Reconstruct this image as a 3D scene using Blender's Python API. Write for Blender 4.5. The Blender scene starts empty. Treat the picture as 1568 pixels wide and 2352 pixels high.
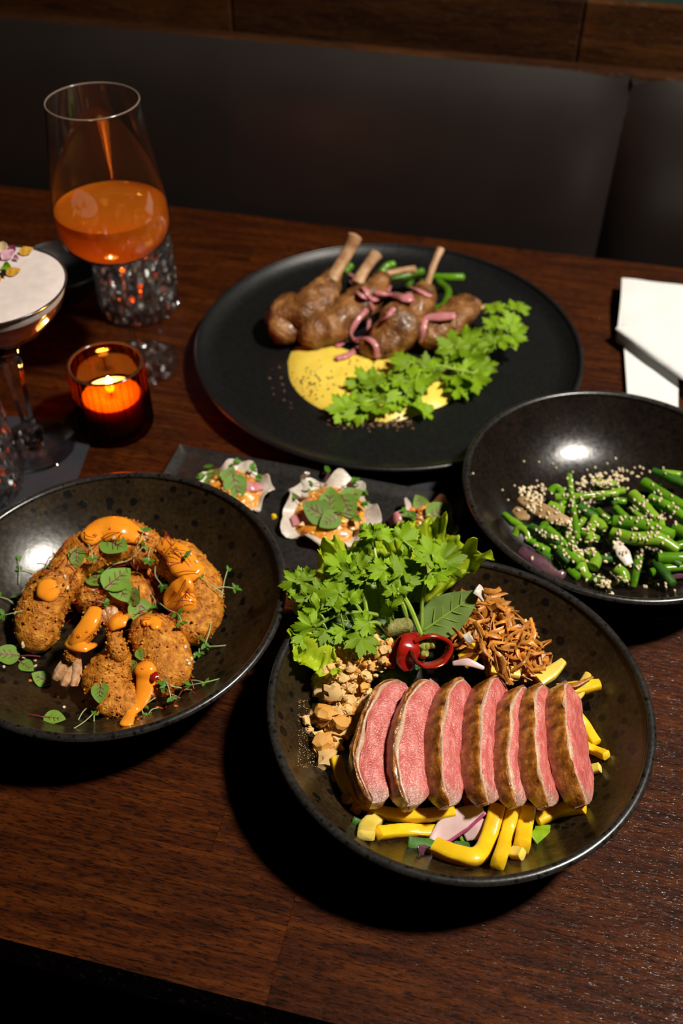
import bpy, bmesh, math, random
from math import sin, cos, pi, sqrt, exp, radians
from mathutils import Vector, Matrix, noise
from mathutils.bvhtree import BVHTree

scene = bpy.context.scene
COL = scene.collection
W, H = 1568, 2352
# ------------------------------------------------------------------ camera
FPX, PITCH, ROLL, CAMH = 2258.7, 0.77857, 0.00647, 0.50426
FW = Vector((0, cos(PITCH), -sin(PITCH)))
_rt = Vector((1, 0, 0)); _up = Vector((0, sin(PITCH), cos(PITCH)))
RT = cos(ROLL) * _rt + sin(ROLL) * _up
UP = -sin(ROLL) * _rt + cos(ROLL) * _up
CAM = Vector((0, 0, CAMH))
cd = bpy.data.cameras.new('camera'); cam = bpy.data.objects.new('camera', cd); COL.objects.link(cam)
cam.matrix_world = Matrix(((RT.x, UP.x, -FW.x, 0), (RT.y, UP.y, -FW.y, 0), (RT.z, UP.z, -FW.z, CAMH), (0, 0, 0, 1)))
cd.sensor_fit = 'VERTICAL'; cd.sensor_height = 36; cd.lens = FPX / H * 36
cd.clip_start = .01; cd.clip_end = 30
cd.dof.use_dof = True; cd.dof.focus_distance = .535; cd.dof.aperture_fstop = 6.3
scene.camera = cam
# ------------------------------------------------------------------ light
wd = bpy.data.worlds.new('world'); scene.world = wd; wd.use_nodes = True
wd.node_tree.nodes['Background'].inputs[0].default_value = (1, .78, .6, 1)
wd.node_tree.nodes['Background'].inputs[1].default_value = .006
def lamp(name, kind, loc, target, power, color, **kw):
    l = bpy.data.lights.new(name, kind); l.energy = power; l.color = color
    for k, v in kw.items(): setattr(l, k, v)
    o = bpy.data.objects.new(name, l); COL.objects.link(o); o.location = loc
    o.rotation_euler = (Vector(target) - Vector(loc)).to_track_quat('-Z', 'Y').to_euler()
    return o
lamp('key_spot', 'SPOT', (.81, .315, 1.47), (.0, .45, 0), 150, (1, .93, .82), shadow_soft_size=.075, spot_size=radians(58), spot_blend=.6)
cy = scene.cycles; cy.max_bounces = 9; cy.diffuse_bounces = 3; cy.glossy_bounces = 4; cy.transmission_bounces = 8; cy.transparent_max_bounces = 20; cy.caustics_reflective = False; cy.caustics_refractive = False
vs = scene.view_settings
vs.view_transform = 'Standard'; vs.look = 'None'; vs.gamma = 1; vs.use_curve_mapping = False; vs.exposure = 0.12

# ------------------------------------------------------------------ projection helpers (points on real surfaces)
def ray(px, py): return FW + (px - W / 2) / FPX * RT - (py - H / 2) / FPX * UP
def P(px, py, z=0.):
    d = ray(px, py); return CAM + d * ((z - CAMH) / d.z)
def zoomer(ox, oy, s): return lambda x, y: (ox + x * s, oy + y * s)
Z1 = zoomer(600, 1380, .5995); Z2 = zoomer(620, 1160, .4464); Z3 = zoomer(0, 1160, .4209); Z4 = zoomer(560, 500, .4464)
Z6 = zoomer(0, 560, .2806); Z7 = zoomer(1050, 880, .3304); Z8 = zoomer(360, 1000, .4847); Z9 = zoomer(620, 1180, .3189)
REG = {}; BV = {}
def register(key, V, F):
    r = REG.setdefault(key, ([], [])); n = len(r[0])
    r[0].extend(V); r[1].extend([tuple(i + n for i in f) for f in F]); BV.pop(key, None)
def hit(px, py, *keys, z=.02):
    d = ray(px, py).normalized(); best = None
    for k in keys:
        if k not in REG: continue
        if k not in BV: BV[k] = BVHTree.FromPolygons(*REG[k])
        l, n, i, t = BV[k].ray_cast(CAM, d)
        if l is not None and (best is None or t < best[2]): best = (l, n if n.dot(d) < 0 else -n, t)
    if best is None: return P(px, py, z), Vector((0, 0, 1))
    return best[0], best[1]
def PS(px, py, z, h, *keys):
    '''point at height z on the pixel's ray, but never closer than h above the given surface'''
    p = P(px, py, z); d = drop(p.x, p.y, *keys)
    if d and p.z < d[0].z + h:
        l, n = hit(px, py, *keys); p = l + n * h
    return p
def drop(x, y, *keys):
    best = None
    for k in keys:
        if k not in REG: continue
        if k not in BV: BV[k] = BVHTree.FromPolygons(*REG[k])
        l, n, i, t = BV[k].ray_cast(Vector((x, y, .3)), Vector((0, 0, -1)))
        if l is not None and (best is None or l.z > best[0].z): best = (l, n if n.z > 0 else -n)
    return best
# ------------------------------------------------------------------ objects
def link(o, parent=None):
    COL.objects.link(o)
    if parent: o.parent = parent
    return o
def wloc(o):
    v = Vector((0, 0, 0))
    while o: v = v + o.location; o = o.parent
    return v
def tag(o, label, cat, group=None, kind=None):
    if label: o['label'] = label
    if cat: o['category'] = cat
    if group: o['group'] = group
    if kind: o['kind'] = kind
    return o
def thing(name, label, cat, loc, group=None):
    o = bpy.data.objects.new(name, None); o.empty_display_size = .01; link(o); o.location = Vector(loc)
    return tag(o, label, cat, group)
def mdata(name, V, F, mat, smooth=True, ang=50, attr=None):
    me = bpy.data.meshes.new(name); me.from_pydata([tuple(v) for v in V], [], F); me.update()
    if mat: me.materials.append(mat)
    if smooth:
        me.polygons.foreach_set('use_smooth', [True] * len(me.polygons))
        if ang: me.set_sharp_from_angle(angle=radians(ang))
    if attr:
        for k, vals in attr.items():
            a = me.attributes.new(k, 'FLOAT', 'POINT'); a.data.foreach_set('value', vals)
    return me
def mk(name, V, F, mat, parent=None, reg=None, smooth=True, ang=50, attr=None, label=None):
    """V in world space. Top-level meshes get their origin at the middle of their foot."""
    V = [Vector(v) for v in V]
    if reg: register(reg, V, F)
    if parent: o0 = wloc(parent)
    else:
        xs = [v.x for v in V]; ys = [v.y for v in V]
        o0 = Vector(((min(xs) + max(xs)) / 2, (min(ys) + max(ys)) / 2, min(v.z for v in V)))
    o = bpy.data.objects.new(name, mdata(name, [v - o0 for v in V], F, mat, smooth, ang, attr)); link(o, parent)
    if not parent: o.location = o0
    if label: o['label'] = label
    return o
def inst(name, me, M, parent=None):
    o = bpy.data.objects.new(name, me); link(o, parent)
    if parent: M = Matrix.Translation(-wloc(parent)) @ M
    o.matrix_local = M
    return o
def frame(loc, d, n, s=1.):
    y = Vector(d).normalized(); z = Vector(n); z = (z - y * z.dot(y))
    if z.length < 1e-5: z = y.orthogonal()
    z.normalize(); x = y.cross(z)
    if not isinstance(s, (tuple, list)): s = (s, s, s)
    return Matrix(((x.x * s[0], y.x * s[1], z.x * s[2], loc[0]), (x.y * s[0], y.y * s[1], z.y * s[2], loc[1]), (x.z * s[0], y.z * s[1], z.z * s[2], loc[2]), (0, 0, 0, 1)))
# ------------------------------------------------------------------ geometry
def lathe(prof, n=64, c=(0, 0, 0), rib=None):
    V = []; F = []; c = Vector(c); idx = []
    for r, z in prof:
        if r < 1e-6: idx.append([len(V)]); V.append(c + Vector((0, 0, z))); continue
        ring = []
        for i in range(n):
            a = 2 * pi * i / n; rr = r * (rib(a, z) if rib else 1)
            ring.append(len(V)); V.append(c + Vector((rr * cos(a), rr * sin(a), z)))
        idx.append(ring)
    for A, B in zip(idx, idx[1:]):
        for i in range(n):
            j = (i + 1) % n
            if len(A) == 1 and len(B) == 1: continue
            if len(A) == 1: F.append((A[0], B[j], B[i]))
            elif len(B) == 1: F.append((A[i], A[j], B[0]))
            else: F.append((A[i], A[j], B[j], B[i]))
    return V, F
def catmull(pts, m):
    pts = [Vector(p) for p in pts]
    if len(pts) == 2: return [pts[0].lerp(pts[1], i / m) for i in range(m + 1)]
    q = [pts[0] * 2 - pts[1]] + pts + [pts[-1] * 2 - pts[-2]]; out = []
    ns = len(pts) - 1
    for k in range(m + 1):
        t = k / m * ns; i = min(int(t), ns - 1); t -= i
        a, b, c, d = q[i:i + 4]
        out.append(.5 * ((2 * b) + (c - a) * t + (2 * a - 5 * b + 4 * c - d) * t * t + (3 * b - a - 3 * c + d) * t ** 3))
    return out
def lerpl(L, t):
    if not isinstance(L, (list, tuple)): return L
    x = t * (len(L) - 1); i = min(int(x), len(L) - 2); return L[i] + (L[i + 1] - L[i]) * (x - i)
def tube(pts, rw, rh=None, m=16, n=10, up=(0, 0, 1), sq=2., cap=.6, nz=None, twist=0., ups=None):
    """sweep a (super)ellipse along a smooth path; rw, rh half width and height (lists run along the path); cap rounds the ends"""
    if rh is None: rh = rw
    C = catmull(pts, m); V = []; F = []; up = Vector(up)
    st = [(0., .0)] + [(i / m, 1.) for i in range(m + 1)] + [(1., .0)]
    rows = []
    for k in range(m + 1):
        T = (C[min(k + 1, m)] - C[max(k - 1, 0)]).normalized()
        t = k / m; u = up if ups is None else Vector(ups[0]).lerp(Vector(ups[1]), t)
        s = T.cross(u)
        if s.length < 1e-4: s = T.orthogonal()
        s.normalize(); u = s.cross(T)
        if twist: a = twist * t; s, u = s * cos(a) + u * sin(a), u * cos(a) - s * sin(a)
        rows.append((C[k], T, s, u, lerpl(rw, t), lerpl(rh, t)))
    rings = []
    c0, T, s, u, a, b = rows[0]; e = min(a, b) * cap; rings.append((c0 - T * e * .7, s, u, a * .55, b * .55)); 
    for r in rows: rings.append((r[0], r[2], r[3], r[4], r[5]))
    c0, T, s, u, a, b = rows[-1]; e = min(a, b) * cap; rings.append((c0 + T * e * .7, s, u, a * .55, b * .55))
    for c, s, u, a, b in rings:
        for i in range(n):
            w = 2 * pi * i / n; ca, sa = cos(w), sin(w)
            x = math.copysign(abs(ca) ** (2 / sq), ca) * a; y = math.copysign(abs(sa) ** (2 / sq), sa) * b
            p = c + s * x + u * y
            if nz: p = p + (p - c).normalized() * nz(p)
            V.append(p)
    R = len(rings)
    for k in range(R - 1):
        for i in range(n):
            j = (i + 1) % n; F.append((k * n + i, k * n + j, (k + 1) * n + j, (k + 1) * n + i))
    c0, T = rows[0][0], rows[0][1]; V.append(c0 - T * min(rows[0][4], rows[0][5]) * cap); a = len(V) - 1
    c1, T = rows[-1][0], rows[-1][1]; V.append(c1 + T * min(rows[-1][4], rows[-1][5]) * cap); b = len(V) - 1
    for i in range(n):
        j = (i + 1) % n; F.append((a, j, i)); F.append((b, (R - 1) * n + i, (R - 1) * n + j))
    return V, F
def sheet(fn, nu, nv, th=.0004):
    """closed thin solid over fn(u,v), u and v in 0..1"""
    G = [[Vector(fn(i / nu, j / nv)) for j in range(nv + 1)] for i in range(nu + 1)]
    V = []; F = []; w = nv + 1
    for side in (1, -1):
        for i in range(nu + 1):
            for j in range(nv + 1):
                a = G[min(i + 1, nu)][j] - G[max(i - 1, 0)][j]; b = G[i][min(j + 1, nv)] - G[i][max(j - 1, 0)]
                n = a.cross(b); n = n.normalized() if n.length > 1e-12 else Vector((0, 0, 1))
                V.append(G[i][j] + n * side * th / 2)
    N = (nu + 1) * w
    for i in range(nu):
        for j in range(nv):
            q = (i * w + j, (i + 1) * w + j, (i + 1) * w + j + 1, i * w + j + 1)
            F.append(q); F.append(tuple(N + k for k in reversed(q)))
    bd = [i * w for i in range(nu + 1)] + [nu * w + j for j in range(1, nv + 1)] + [i * w + nv for i in range(nu - 1, -1, -1)] + [j for j in range(nv - 1, 0, -1)]
    for a, b in zip(bd, bd[1:] + bd[:1]): F.append((b, a, N + a, N + b))
    return V, F
def polar(rf, a0, a1, n, rings, zf, th=.0004):
    """leaf whose outline is r(angle) about its base; lies in xy, points to +y"""
    V = []; F = []
    for side in (1, -1):
        V.append(Vector((0, 0, side * th / 2)))
        for k in range(1, rings + 1):
            for i in range(n + 1):
                a = a0 + (a1 - a0) * i / n; r = rf(a) * k / rings if k == rings else rf(a) ** .8 * k / rings
                x, y = r * sin(a), r * cos(a); V.append(Vector((x, y, zf(x, y, k / rings, a) + side * th / 2)))
    N = 1 + rings * (n + 1)
    for s in (0, 1):
        o = s * N
        for i in range(n):
            t = (o, o + 1 + i, o + 2 + i); F.append(t if s else t[::-1])
            for k in range(rings - 1):
                b = o + 1 + k * (n + 1) + i; q = (b, b + n + 1, b + n + 2, b + 1); F.append(q if s else q[::-1])
    b = 1 + (rings - 1) * (n + 1); bd = [0] + [b + i for i in range(n + 1)]
    for p, q in zip(bd, bd[1:] + bd[:1]): F.append((p, q, N + q, N + p))
    return V, F
_ico = {}
def ico(sub):
    if sub not in _ico:
        bm = bmesh.new(); bmesh.ops.create_icosphere(bm, subdivisions=sub, radius=1)
        _ico[sub] = ([v.co.copy() for v in bm.verts], [tuple(v.index for v in f.verts) for f in bm.faces]); bm.free()
    return _ico[sub]
def blob(c, r, sub=2, amp=.15, fr=2., seed=0., M=None, sq=1.):
    V0, F = ico(sub); V = []; c = Vector(c); sd = Vector((seed * 7.13, seed * 3.7, seed * 1.9))
    for v in V0:
        k = 1 + amp * noise.noise(v * fr + sd) * 2
        p = Vector((v.x * r[0], v.y * r[1], v.z * r[2])) * k
        if M: p = M @ p
        V.append(c + p)
    return V, list(F)
def merge(*parts):
    V = []; F = []
    for v, f in parts:
        n = len(V); V.extend(v); F.extend(tuple(i + n for i in q) for q in f)
    return V, F
def boxm(c, ax, ay, az, hx, hy, hz, bev=.1):
    """bevelled box about c with unit axes and half sizes"""
    bm = bmesh.new(); bmesh.ops.create_cube(bm, size=2)
    for v in bm.verts: v.co = Vector((v.co.x * hx, v.co.y * hy, v.co.z * hz))
    if bev: bmesh.ops.bevel(bm, geom=list(bm.edges), offset=bev, segments=2, affect='EDGES', profile=.5)
    c = Vector(c); V = [c + ax * v.co.x + ay * v.co.y + az * v.co.z for v in bm.verts]
    bm.verts.index_update(); F = [tuple(v.index for v in f.verts) for f in bm.faces]; bm.free(); return V, F
def fbm(p, f, o=3):
    s = 0; a = 1
    for i in range(o): s += a * noise.noise(p * f + Vector((i * 5.1, 0, 0))); f *= 2.1; a *= .5
    return s
# ------------------------------------------------------------------ materials
class NT:
    def __init__(s, name):
        s.m = bpy.data.materials.new(name); s.m.use_nodes = True; s.t = s.m.node_tree; s.b = s.t.nodes['Principled BSDF']; s.o = s.t.nodes['Material Output']
    def n(s, typ, **kw):
        nd = s.t.nodes.new(typ)
        for k, v in kw.items():
            if k.startswith('_'): setattr(nd, k[1:], v)
            else:
                k2 = int(k[1:]) if k[0] == 'i' and k[1:].isdigit() else k.replace('__', ' ')
                nd.inputs[k2].default_value = v
        return nd
    def l(s, a, b): s.t.links.new(a, b)
    def coord(s, scale=(1, 1, 1), rot=(0, 0, 0), which='Object'):
        tc = s.n('ShaderNodeTexCoord'); mp = s.n('ShaderNodeMapping'); mp.inputs['Scale'].default_value = scale; mp.inputs['Rotation'].default_value = rot
        s.l(tc.outputs[which], mp.inputs['Vector']); return mp.outputs['Vector']
    def noise(s, scale, detail=4, rough=.55, vec=None, dist=0):
        nd = s.n('ShaderNodeTexNoise', Scale=scale, Detail=detail, Roughness=rough, Distortion=dist)
        s.l(vec if vec is not None else s.coord(), nd.inputs['Vector']); return nd.outputs['Fac']
    def ramp(s, fac, stops, interp='LINEAR'):
        nd = s.n('ShaderNodeValToRGB'); cr = nd.color_ramp; cr.interpolation = interp
        while len(cr.elements) < len(stops): cr.elements.new(.5)
        for e, (p, c) in zip(cr.elements, stops): e.position = p; e.color = (*c, 1) if len(c) == 3 else c
        s.l(fac, nd.inputs['Fac']); return nd.outputs['Color']
    def mix(s, f, a, b, mode='MIX'):
        nd = s.n('ShaderNodeMix', _data_type='RGBA', _blend_type=mode)
        for sock, v in ((nd.inputs[0], f), (nd.inputs[6], a), (nd.inputs[7], b)):
            if hasattr(v, 'is_linked') or hasattr(v, 'links'): s.l(v, sock)
            elif isinstance(v, (int, float)): sock.default_value = v
            else: sock.default_value = (*v, 1) if len(v) == 3 else v
        return nd.outputs[2]
    def math(s, op, a, b=0.):
        nd = s.n('ShaderNodeMath', _operation=op)
        for sock, v in ((nd.inputs[0], a), (nd.inputs[1], b)):
            if hasattr(v, 'links'): s.l(v, sock)
            else: sock.default_value = v
        return nd.outputs[0]
    def bump(s, h, strength=.5, dist=.001):
        nd = s.n('ShaderNodeBump', Strength=strength, Distance=dist); s.l(h, nd.inputs['Height']); s.l(nd.outputs['Normal'], s.b.inputs['Normal']); return nd
    def set(s, **kw):
        for k, v in kw.items():
            k = k.replace('__', ' '); i = s.b.inputs[k]
            if hasattr(v, 'links'): s.l(v, i)
            else: i.default_value = (*v, 1) if isinstance(v, tuple) and len(v) == 3 and i.type == 'RGBA' else v
        return s
    def rnd(s): return s.n('ShaderNodeObjectInfo').outputs['Random']
def food(name, c1, c2, rough=.45, scale=200, bump=.3, bd=.0006, sss=0., sr=.003, c3=None, spec=.5, coat=0., bscale=None, var=.0, detail=4):
    m = NT(name); nz = m.noise(scale, detail)
    st = [(.3, c1), (.7, c2)] if c3 is None else [(.28, c1), (.52, c2), (.74, c3)]
    col = m.ramp(nz, st)
    if var: 
        hv = m.n('ShaderNodeHueSaturation'); m.l(col, hv.inputs['Color']); mr = m.n('ShaderNodeMapRange', i3=1 - var, i4=1 + var); m.l(m.rnd(), mr.inputs[0]); m.l(mr.outputs[0], hv.inputs['Value']); col = hv.outputs['Color']
    m.set(Base__Color=col, Roughness=rough, Specular__IOR__Level=spec, Coat__Weight=coat, Coat__Roughness=.15)
    if sss: m.set(Subsurface__Weight=sss, Subsurface__Radius=(1, .4, .2), Subsurface__Scale=sr)
    if bump: m.bump(m.noise(bscale or scale * 2, 3), bump, bd)
    return m.m
def leafmat(name, c1, c2, rough=.42, trans=.35, scale=120, var=.25, vein=None):
    m = NT(name); col = m.ramp(m.noise(scale, 3), [(.3, c1), (.7, c2)])
    hv = m.n('ShaderNodeHueSaturation'); m.l(col, hv.inputs['Color']); mr = m.n('ShaderNodeMapRange', i3=1 - var, i4=1 + var); m.l(m.rnd(), mr.inputs[0]); m.l(mr.outputs[0], hv.inputs['Value']); col = hv.outputs['Color']
    m.set(Base__Color=col, Roughness=rough, Specular__IOR__Level=.4)
    m.bump(m.noise(500, 2), .25, .0005)
    tr = m.n('ShaderNodeBsdfTranslucent'); m.l(col, tr.inputs['Color']); mx = m.n('ShaderNodeMixShader', Fac=trans)
    m.l(m.b.outputs[0], mx.inputs[1]); m.l(tr.outputs[0], mx.inputs[2]); m.l(mx.outputs[0], m.o.inputs['Surface']); return m.m
def plain(name, c, rough=.5, **kw):
    m = NT(name); m.set(Base__Color=m.ramp(m.noise(60, 2), [(0, tuple(x * .9 for x in c)), (1, c)]), Roughness=rough, **kw); return m.m
def thinglass(name, tint=(1, 1, 1), ior=1.5, rough=.02, boost=1.):
    """thin clear wall: light passes, the surface reflects by its angle"""
    m = NT(name); tr = m.n('ShaderNodeBsdfTransparent'); tr.inputs[0].default_value = (*tint, 1); gl = m.n('ShaderNodeBsdfGlossy', Roughness=rough)
    lw = m.n('ShaderNodeLayerWeight', Blend=.5); mx = m.n('ShaderNodeMixShader'); f = m.math('ADD', m.math('MULTIPLY', m.math('POWER', lw.outputs['Facing'], 4.), .75 * boost), .035 * boost)
    m.l(f, mx.inputs[0]); m.l(tr.outputs[0], mx.inputs[1]); m.l(gl.outputs[0], mx.inputs[2]); m.l(mx.outputs[0], m.o.inputs['Surface']); return m.m
def ceramic(name, base, lite, spot, spots=70, rough=.3, amt=1.):
    m = NT(name); v = m.coord()
    c = m.ramp(m.noise(45, 5, .65, v), [(.3, base), (.72, lite)])
    fine = m.ramp(m.noise(420, 3, .6, v), [(.35, (.35, .35, .35)), (.62, (1, 1, 1))])
    c = m.mix(.75, c, fine, 'MULTIPLY')
    vo = m.n('ShaderNodeTexVoronoi', Scale=spots, Randomness=1.); m.l(v, vo.inputs['Vector'])
    wob = m.math('ADD', vo.outputs['Distance'], m.math('MULTIPLY', m.noise(160, 3, .6, v), .35))
    sz = m.math('ADD', m.math('MULTIPLY', m.n('ShaderNodeSeparateColor').outputs[0], 0), 0.0)
    sc = m.n('ShaderNodeSeparateColor'); m.l(vo.outputs['Color'], sc.inputs[0])
    thr = m.math('ADD', m.math('MULTIPLY', sc.outputs[0], .30), .27)
    d = m.math('SUBTRACT', wob, thr); k = m.ramp(m.math('ADD', m.math('MULTIPLY', d, 6), .5), [(.35, (1, 1, 1)), (.65, (0, 0, 0))])
    c = m.mix(m.math('MULTIPLY', k, amt), c, spot)
    m.set(Base__Color=c, Specular__IOR__Level=.6, Roughness=m.math('ADD', m.math('MULTIPLY', m.noise(300, 2, .5, v), .16), rough - .08))
    m.bump(m.noise(260, 3, .6, v), .12, .0006); return m.m
def woodmat(name, dark, mid, lite, rot, rough=.38, stretch=14, sc=60, pore=1., tone=.25, spec=.2):
    m = NT(name); v = m.coord((sc, sc * stretch, sc), (0, 0, rot))
    oi = m.n('ShaderNodeObjectInfo'); add = m.n('ShaderNodeVectorMath', _operation='ADD'); m.l(v, add.inputs[0])
    cm = m.n('ShaderNodeCombineXYZ'); m.l(m.math('MULTIPLY', oi.outputs['Random'], 300.), cm.inputs[0]); m.l(m.math('MULTIPLY', oi.outputs['Random'], 170.), cm.inputs[1]); m.l(cm.outputs[0], add.inputs[1]); v = add.outputs[0]
    g = m.noise(.28, 5, .6, v, .4); c = m.ramp(g, [(.28, dark), (.5, mid), (.74, lite)])
    v3 = m.n('ShaderNodeVectorMath', _operation='MULTIPLY'); v3.inputs[1].default_value = (2.2, 1.0, 1.); m.l(v, v3.inputs[0]); po = m.noise(1.0, 3, .6, v3.outputs[0], .2); pk = m.ramp(po, [(.38, (.12, .10, .09)), (.50, (1, 1, 1))]); c = m.mix(.85 * pore, c, pk, 'MULTIPLY')
    v2 = m.coord((9, 22, 9), (0, 0, rot)); big = m.ramp(m.noise(1, 4, .6, v2, .6), [(.3, (.55, .5, .5)), (.7, (1.25, 1.2, 1.15))]); c = m.mix(.8, c, big, 'MULTIPLY')
    mr = m.n('ShaderNodeMapRange', i3=1 - tone, i4=1 + tone); m.l(oi.outputs['Random'], mr.inputs[0]); hv = m.n('ShaderNodeHueSaturation'); m.l(c, hv.inputs['Color']); m.l(mr.outputs[0], hv.inputs['Value'])
    gk = m.ramp(m.noise(2.6, 2, .6, v3.outputs[0]), [(.60, (0, 0, 0)), (.66, (1, 1, 1))])
    m.set(Base__Color=hv.outputs['Color'], Roughness=m.math('SUBTRACT', rough + .38, m.math('MULTIPLY', gk, .36)), Specular__IOR__Level=m.math('ADD', spec * .5, m.math('MULTIPLY', gk, spec * 3)))
    h = m.math('ADD', m.math('MULTIPLY', po, .7), m.math('MULTIPLY', m.noise(1.6, 3, .6, v), .5)); m.bump(h, .9, .0010); return m.m

TH = -.22771
M_TABLE = woodmat('stained_oak', (.017, .0029, .0003), (.050, .0105, .0009), (.100, .0250, .0022), 0, .16, tone=.05, spec=.2)
M_WALLWOOD = woodmat('varnished_pine', (.022, .0065, .0012), (.045, .0145, .0026), (.080, .030, .0055), 0, .45, 9, 22, .4)
def leather():
    m = NT('dark_leather'); v = m.coord()
    m.set(Base__Color=m.ramp(m.noise(12, 3, .5, v), [(.3, (.0150, .0104, .0088)), (.7, (.0195, .0138, .0115))]), Roughness=.44, Specular__IOR__Level=.5)
    m.bump(m.noise(420, 3, .6, v), .12, .0005); return m.m
M_LEATHER = leather()
M_FLOOR = plain('dark_floor', (.012, .009, .008), .6)
M_GREENWALL = plain('green_wall_paint', (.018, .055, .038), .6)
M_BOWL = ceramic('speckled_bronze_glaze', (.014, .0085, .0038), (.046, .028, .011), (.0035, .003, .003), 115, .27)
M_BOWL_DARK = ceramic('dark_brown_glaze', (.008, .0052, .0036), (.017, .0112, .0075), (.003, .0024, .0018), 130, .22, .6)
M_RIM = ceramic('charcoal_rim_glaze', (.014, .012, .011), (.030, .026, .022), (.004, .004, .004), 260, .28)
M_PLATE = ceramic('matte_black_glaze', (.006, .006, .006), (.008, .008, .008), (.004, .004, .004), 200, .36, .4)
M_TRAY = ceramic('slate_glaze', (.011, .010, .009), (.022, .019, .016), (.005, .005, .005), 150, .42, .7)
M_GLASSTHICK = thinglass('clear_thick_glass', (.93, .93, .93), 1.5, .03, 2.6)
M_GLASS = thinglass('clear_thin_glass', (.97, .97, .97), 1.45, .015, 1.1)
def solidglass(name, col, rough=.0, ior=1.5):
    m = NT(name); m.set(Base__Color=col, Roughness=rough, Transmission__Weight=1., IOR=ior); return m.m
M_CRYSTAL = solidglass('polished_crystal', (1, 1, 1))
def facets():
    m = NT('cut_crystal'); tr = m.n('ShaderNodeBsdfTransparent'); tr.inputs[0].default_value = (.9, .9, .9, 1)
    vo = m.n('ShaderNodeTexVoronoi', Scale=300., _feature='F1'); m.l(m.coord((1, 1, .6)), vo.inputs['Vector'])
    ge = m.n('ShaderNodeNewGeometry'); sb = m.n('ShaderNodeVectorMath', _operation='SUBTRACT'); sb.inputs[1].default_value = (.5, .5, .5); m.l(vo.outputs['Color'], sb.inputs[0])
    ml = m.n('ShaderNodeVectorMath', _operation='SCALE', Scale=1.9); m.l(sb.outputs[0], ml.inputs[0]); ad = m.n('ShaderNodeVectorMath', _operation='ADD'); m.l(ge.outputs['Normal'], ad.inputs[0]); m.l(ml.outputs[0], ad.inputs[1])
    bp = m.n('ShaderNodeVectorMath', _operation='NORMALIZE'); m.l(ad.outputs[0], bp.inputs[0])
    gl = m.n('ShaderNodeBsdfGlossy', Roughness=.2); gl.inputs[0].default_value = (.95, .95, .95, 1); m.l(bp.outputs[0], gl.inputs['Normal'])
    rf = m.n('ShaderNodeBsdfRefraction', Roughness=.02, IOR=1.5); m.l(bp.outputs[0], rf.inputs['Normal'])
    a = m.n('ShaderNodeMixShader', Fac=.5); m.l(tr.outputs[0], a.inputs[1]); m.l(rf.outputs[0], a.inputs[2])
    b = m.n('ShaderNodeMixShader', Fac=.45); m.l(a.outputs[0], b.inputs[1]); m.l(gl.outputs[0], b.inputs[2]); m.l(b.outputs[0], m.o.inputs['Surface']); return m.m
M_FACET = facets()
def amber():
    m = NT('amber_ribbed_glass'); lw = m.n('ShaderNodeLayerWeight', Blend=.5); k = m.math('POWER', lw.outputs['Facing'], 1.3)
    tr = m.n('ShaderNodeBsdfTransparent'); m.l(m.mix(k, (.68, .29, .045), (.06, .010, .0)), tr.inputs[0]); gl = m.n('ShaderNodeBsdfGlossy', Roughness=.06); gl.inputs[0].default_value = (1, .5, .16, 1)
    f = m.math('ADD', m.math('MULTIPLY', m.math('POWER', lw.outputs['Facing'], 5.), .25), .02); mx = m.n('ShaderNodeMixShader'); m.l(f, mx.inputs[0]); m.l(tr.outputs[0], mx.inputs[1]); m.l(gl.outputs[0], mx.inputs[2]); m.l(mx.outputs[0], m.o.inputs['Surface']); return m.m
M_AMBER = amber()
def liquid(name, col, body, amt):
    m = NT(name); m.set(Base__Color=col, Roughness=.05, Transmission__Weight=1., IOR=1.33)
    d = m.n('ShaderNodeBsdfDiffuse'); d.inputs[0].default_value = (*body, 1); t = m.n('ShaderNodeBsdfTranslucent'); t.inputs[0].default_value = (*body, 1)
    a = m.n('ShaderNodeAddShader'); m.l(d.outputs[0], a.inputs[0]); m.l(t.outputs[0], a.inputs[1]); mx = m.n('ShaderNodeMixShader', Fac=amt)
    m.l(m.b.outputs[0], mx.inputs[1]); m.l(a.outputs[0], mx.inputs[2]); m.l(mx.outputs[0], m.o.inputs['Surface']); return m.m
M_WINE = liquid('amber_rose_wine', (1, .46, .09), (.70, .19, .010), .38)
M_COCKTAIL = liquid('pink_cocktail', (.75, .32, .3), (.27, .11, .10), .9)
M_FOAM = food('egg_white_foam', (.60, .50, .46), (.68, .58, .54), .8, 120, .25, .0006, .3, .002)
M_WAX = food('candle_wax', (.85, .66, .35), (.88, .70, .4), .5, 60, 0, sss=.6, sr=.006)
def emit(name, c, s):
    m = NT(name); m.set(Base__Color=c, Emission__Color=c, Emission__Strength=s); return m.m
M_FLAME = emit('candle_flame', (1, .55, .12), 30)
M_NAPKIN = food('white_paper_napkin', (.74, .74, .72), (.80, .80, .78), .9, 300, .2, .0004)
M_DARKNAP = food('charcoal_paper_napkin', (.012, .0135, .019), (.016, .018, .025), .85, 300, .3, .0005)
# food
def meatmat():
    m = NT('pink_duck_meat'); a = m.n('ShaderNodeAttribute', _attribute_name='edge')
    v = m.coord((260, 90, 260)); f = m.noise(1, 5, .65, v, .8)
    inner = m.ramp(f, [(.25, (.40, .062, .055)), (.5, (.55, .130, .112)), (.78, (.74, .33, .28))]); outer = m.ramp(f, [(.3, (.24, .12, .085)), (.75, (.52, .32, .24))])
    k = m.math('ADD', a.outputs['Fac'], m.math('MULTIPLY', m.math('SUBTRACT', m.noise(70, 3), .5), .45))
    c = m.mix(m.ramp(k, [(.60, (0, 0, 0)), (.98, (1, 1, 1))]), inner, outer)
    m.set(Base__Color=c, Roughness=.24, Specular__IOR__Level=.55, Subsurface__Weight=.2, Subsurface__Radius=(1, .35, .25), Subsurface__Scale=.002)
    m.bump(m.math('ADD', f, m.noise(900, 2)), .7, .0009); return m.m
M_MEAT = meatmat()
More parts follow.
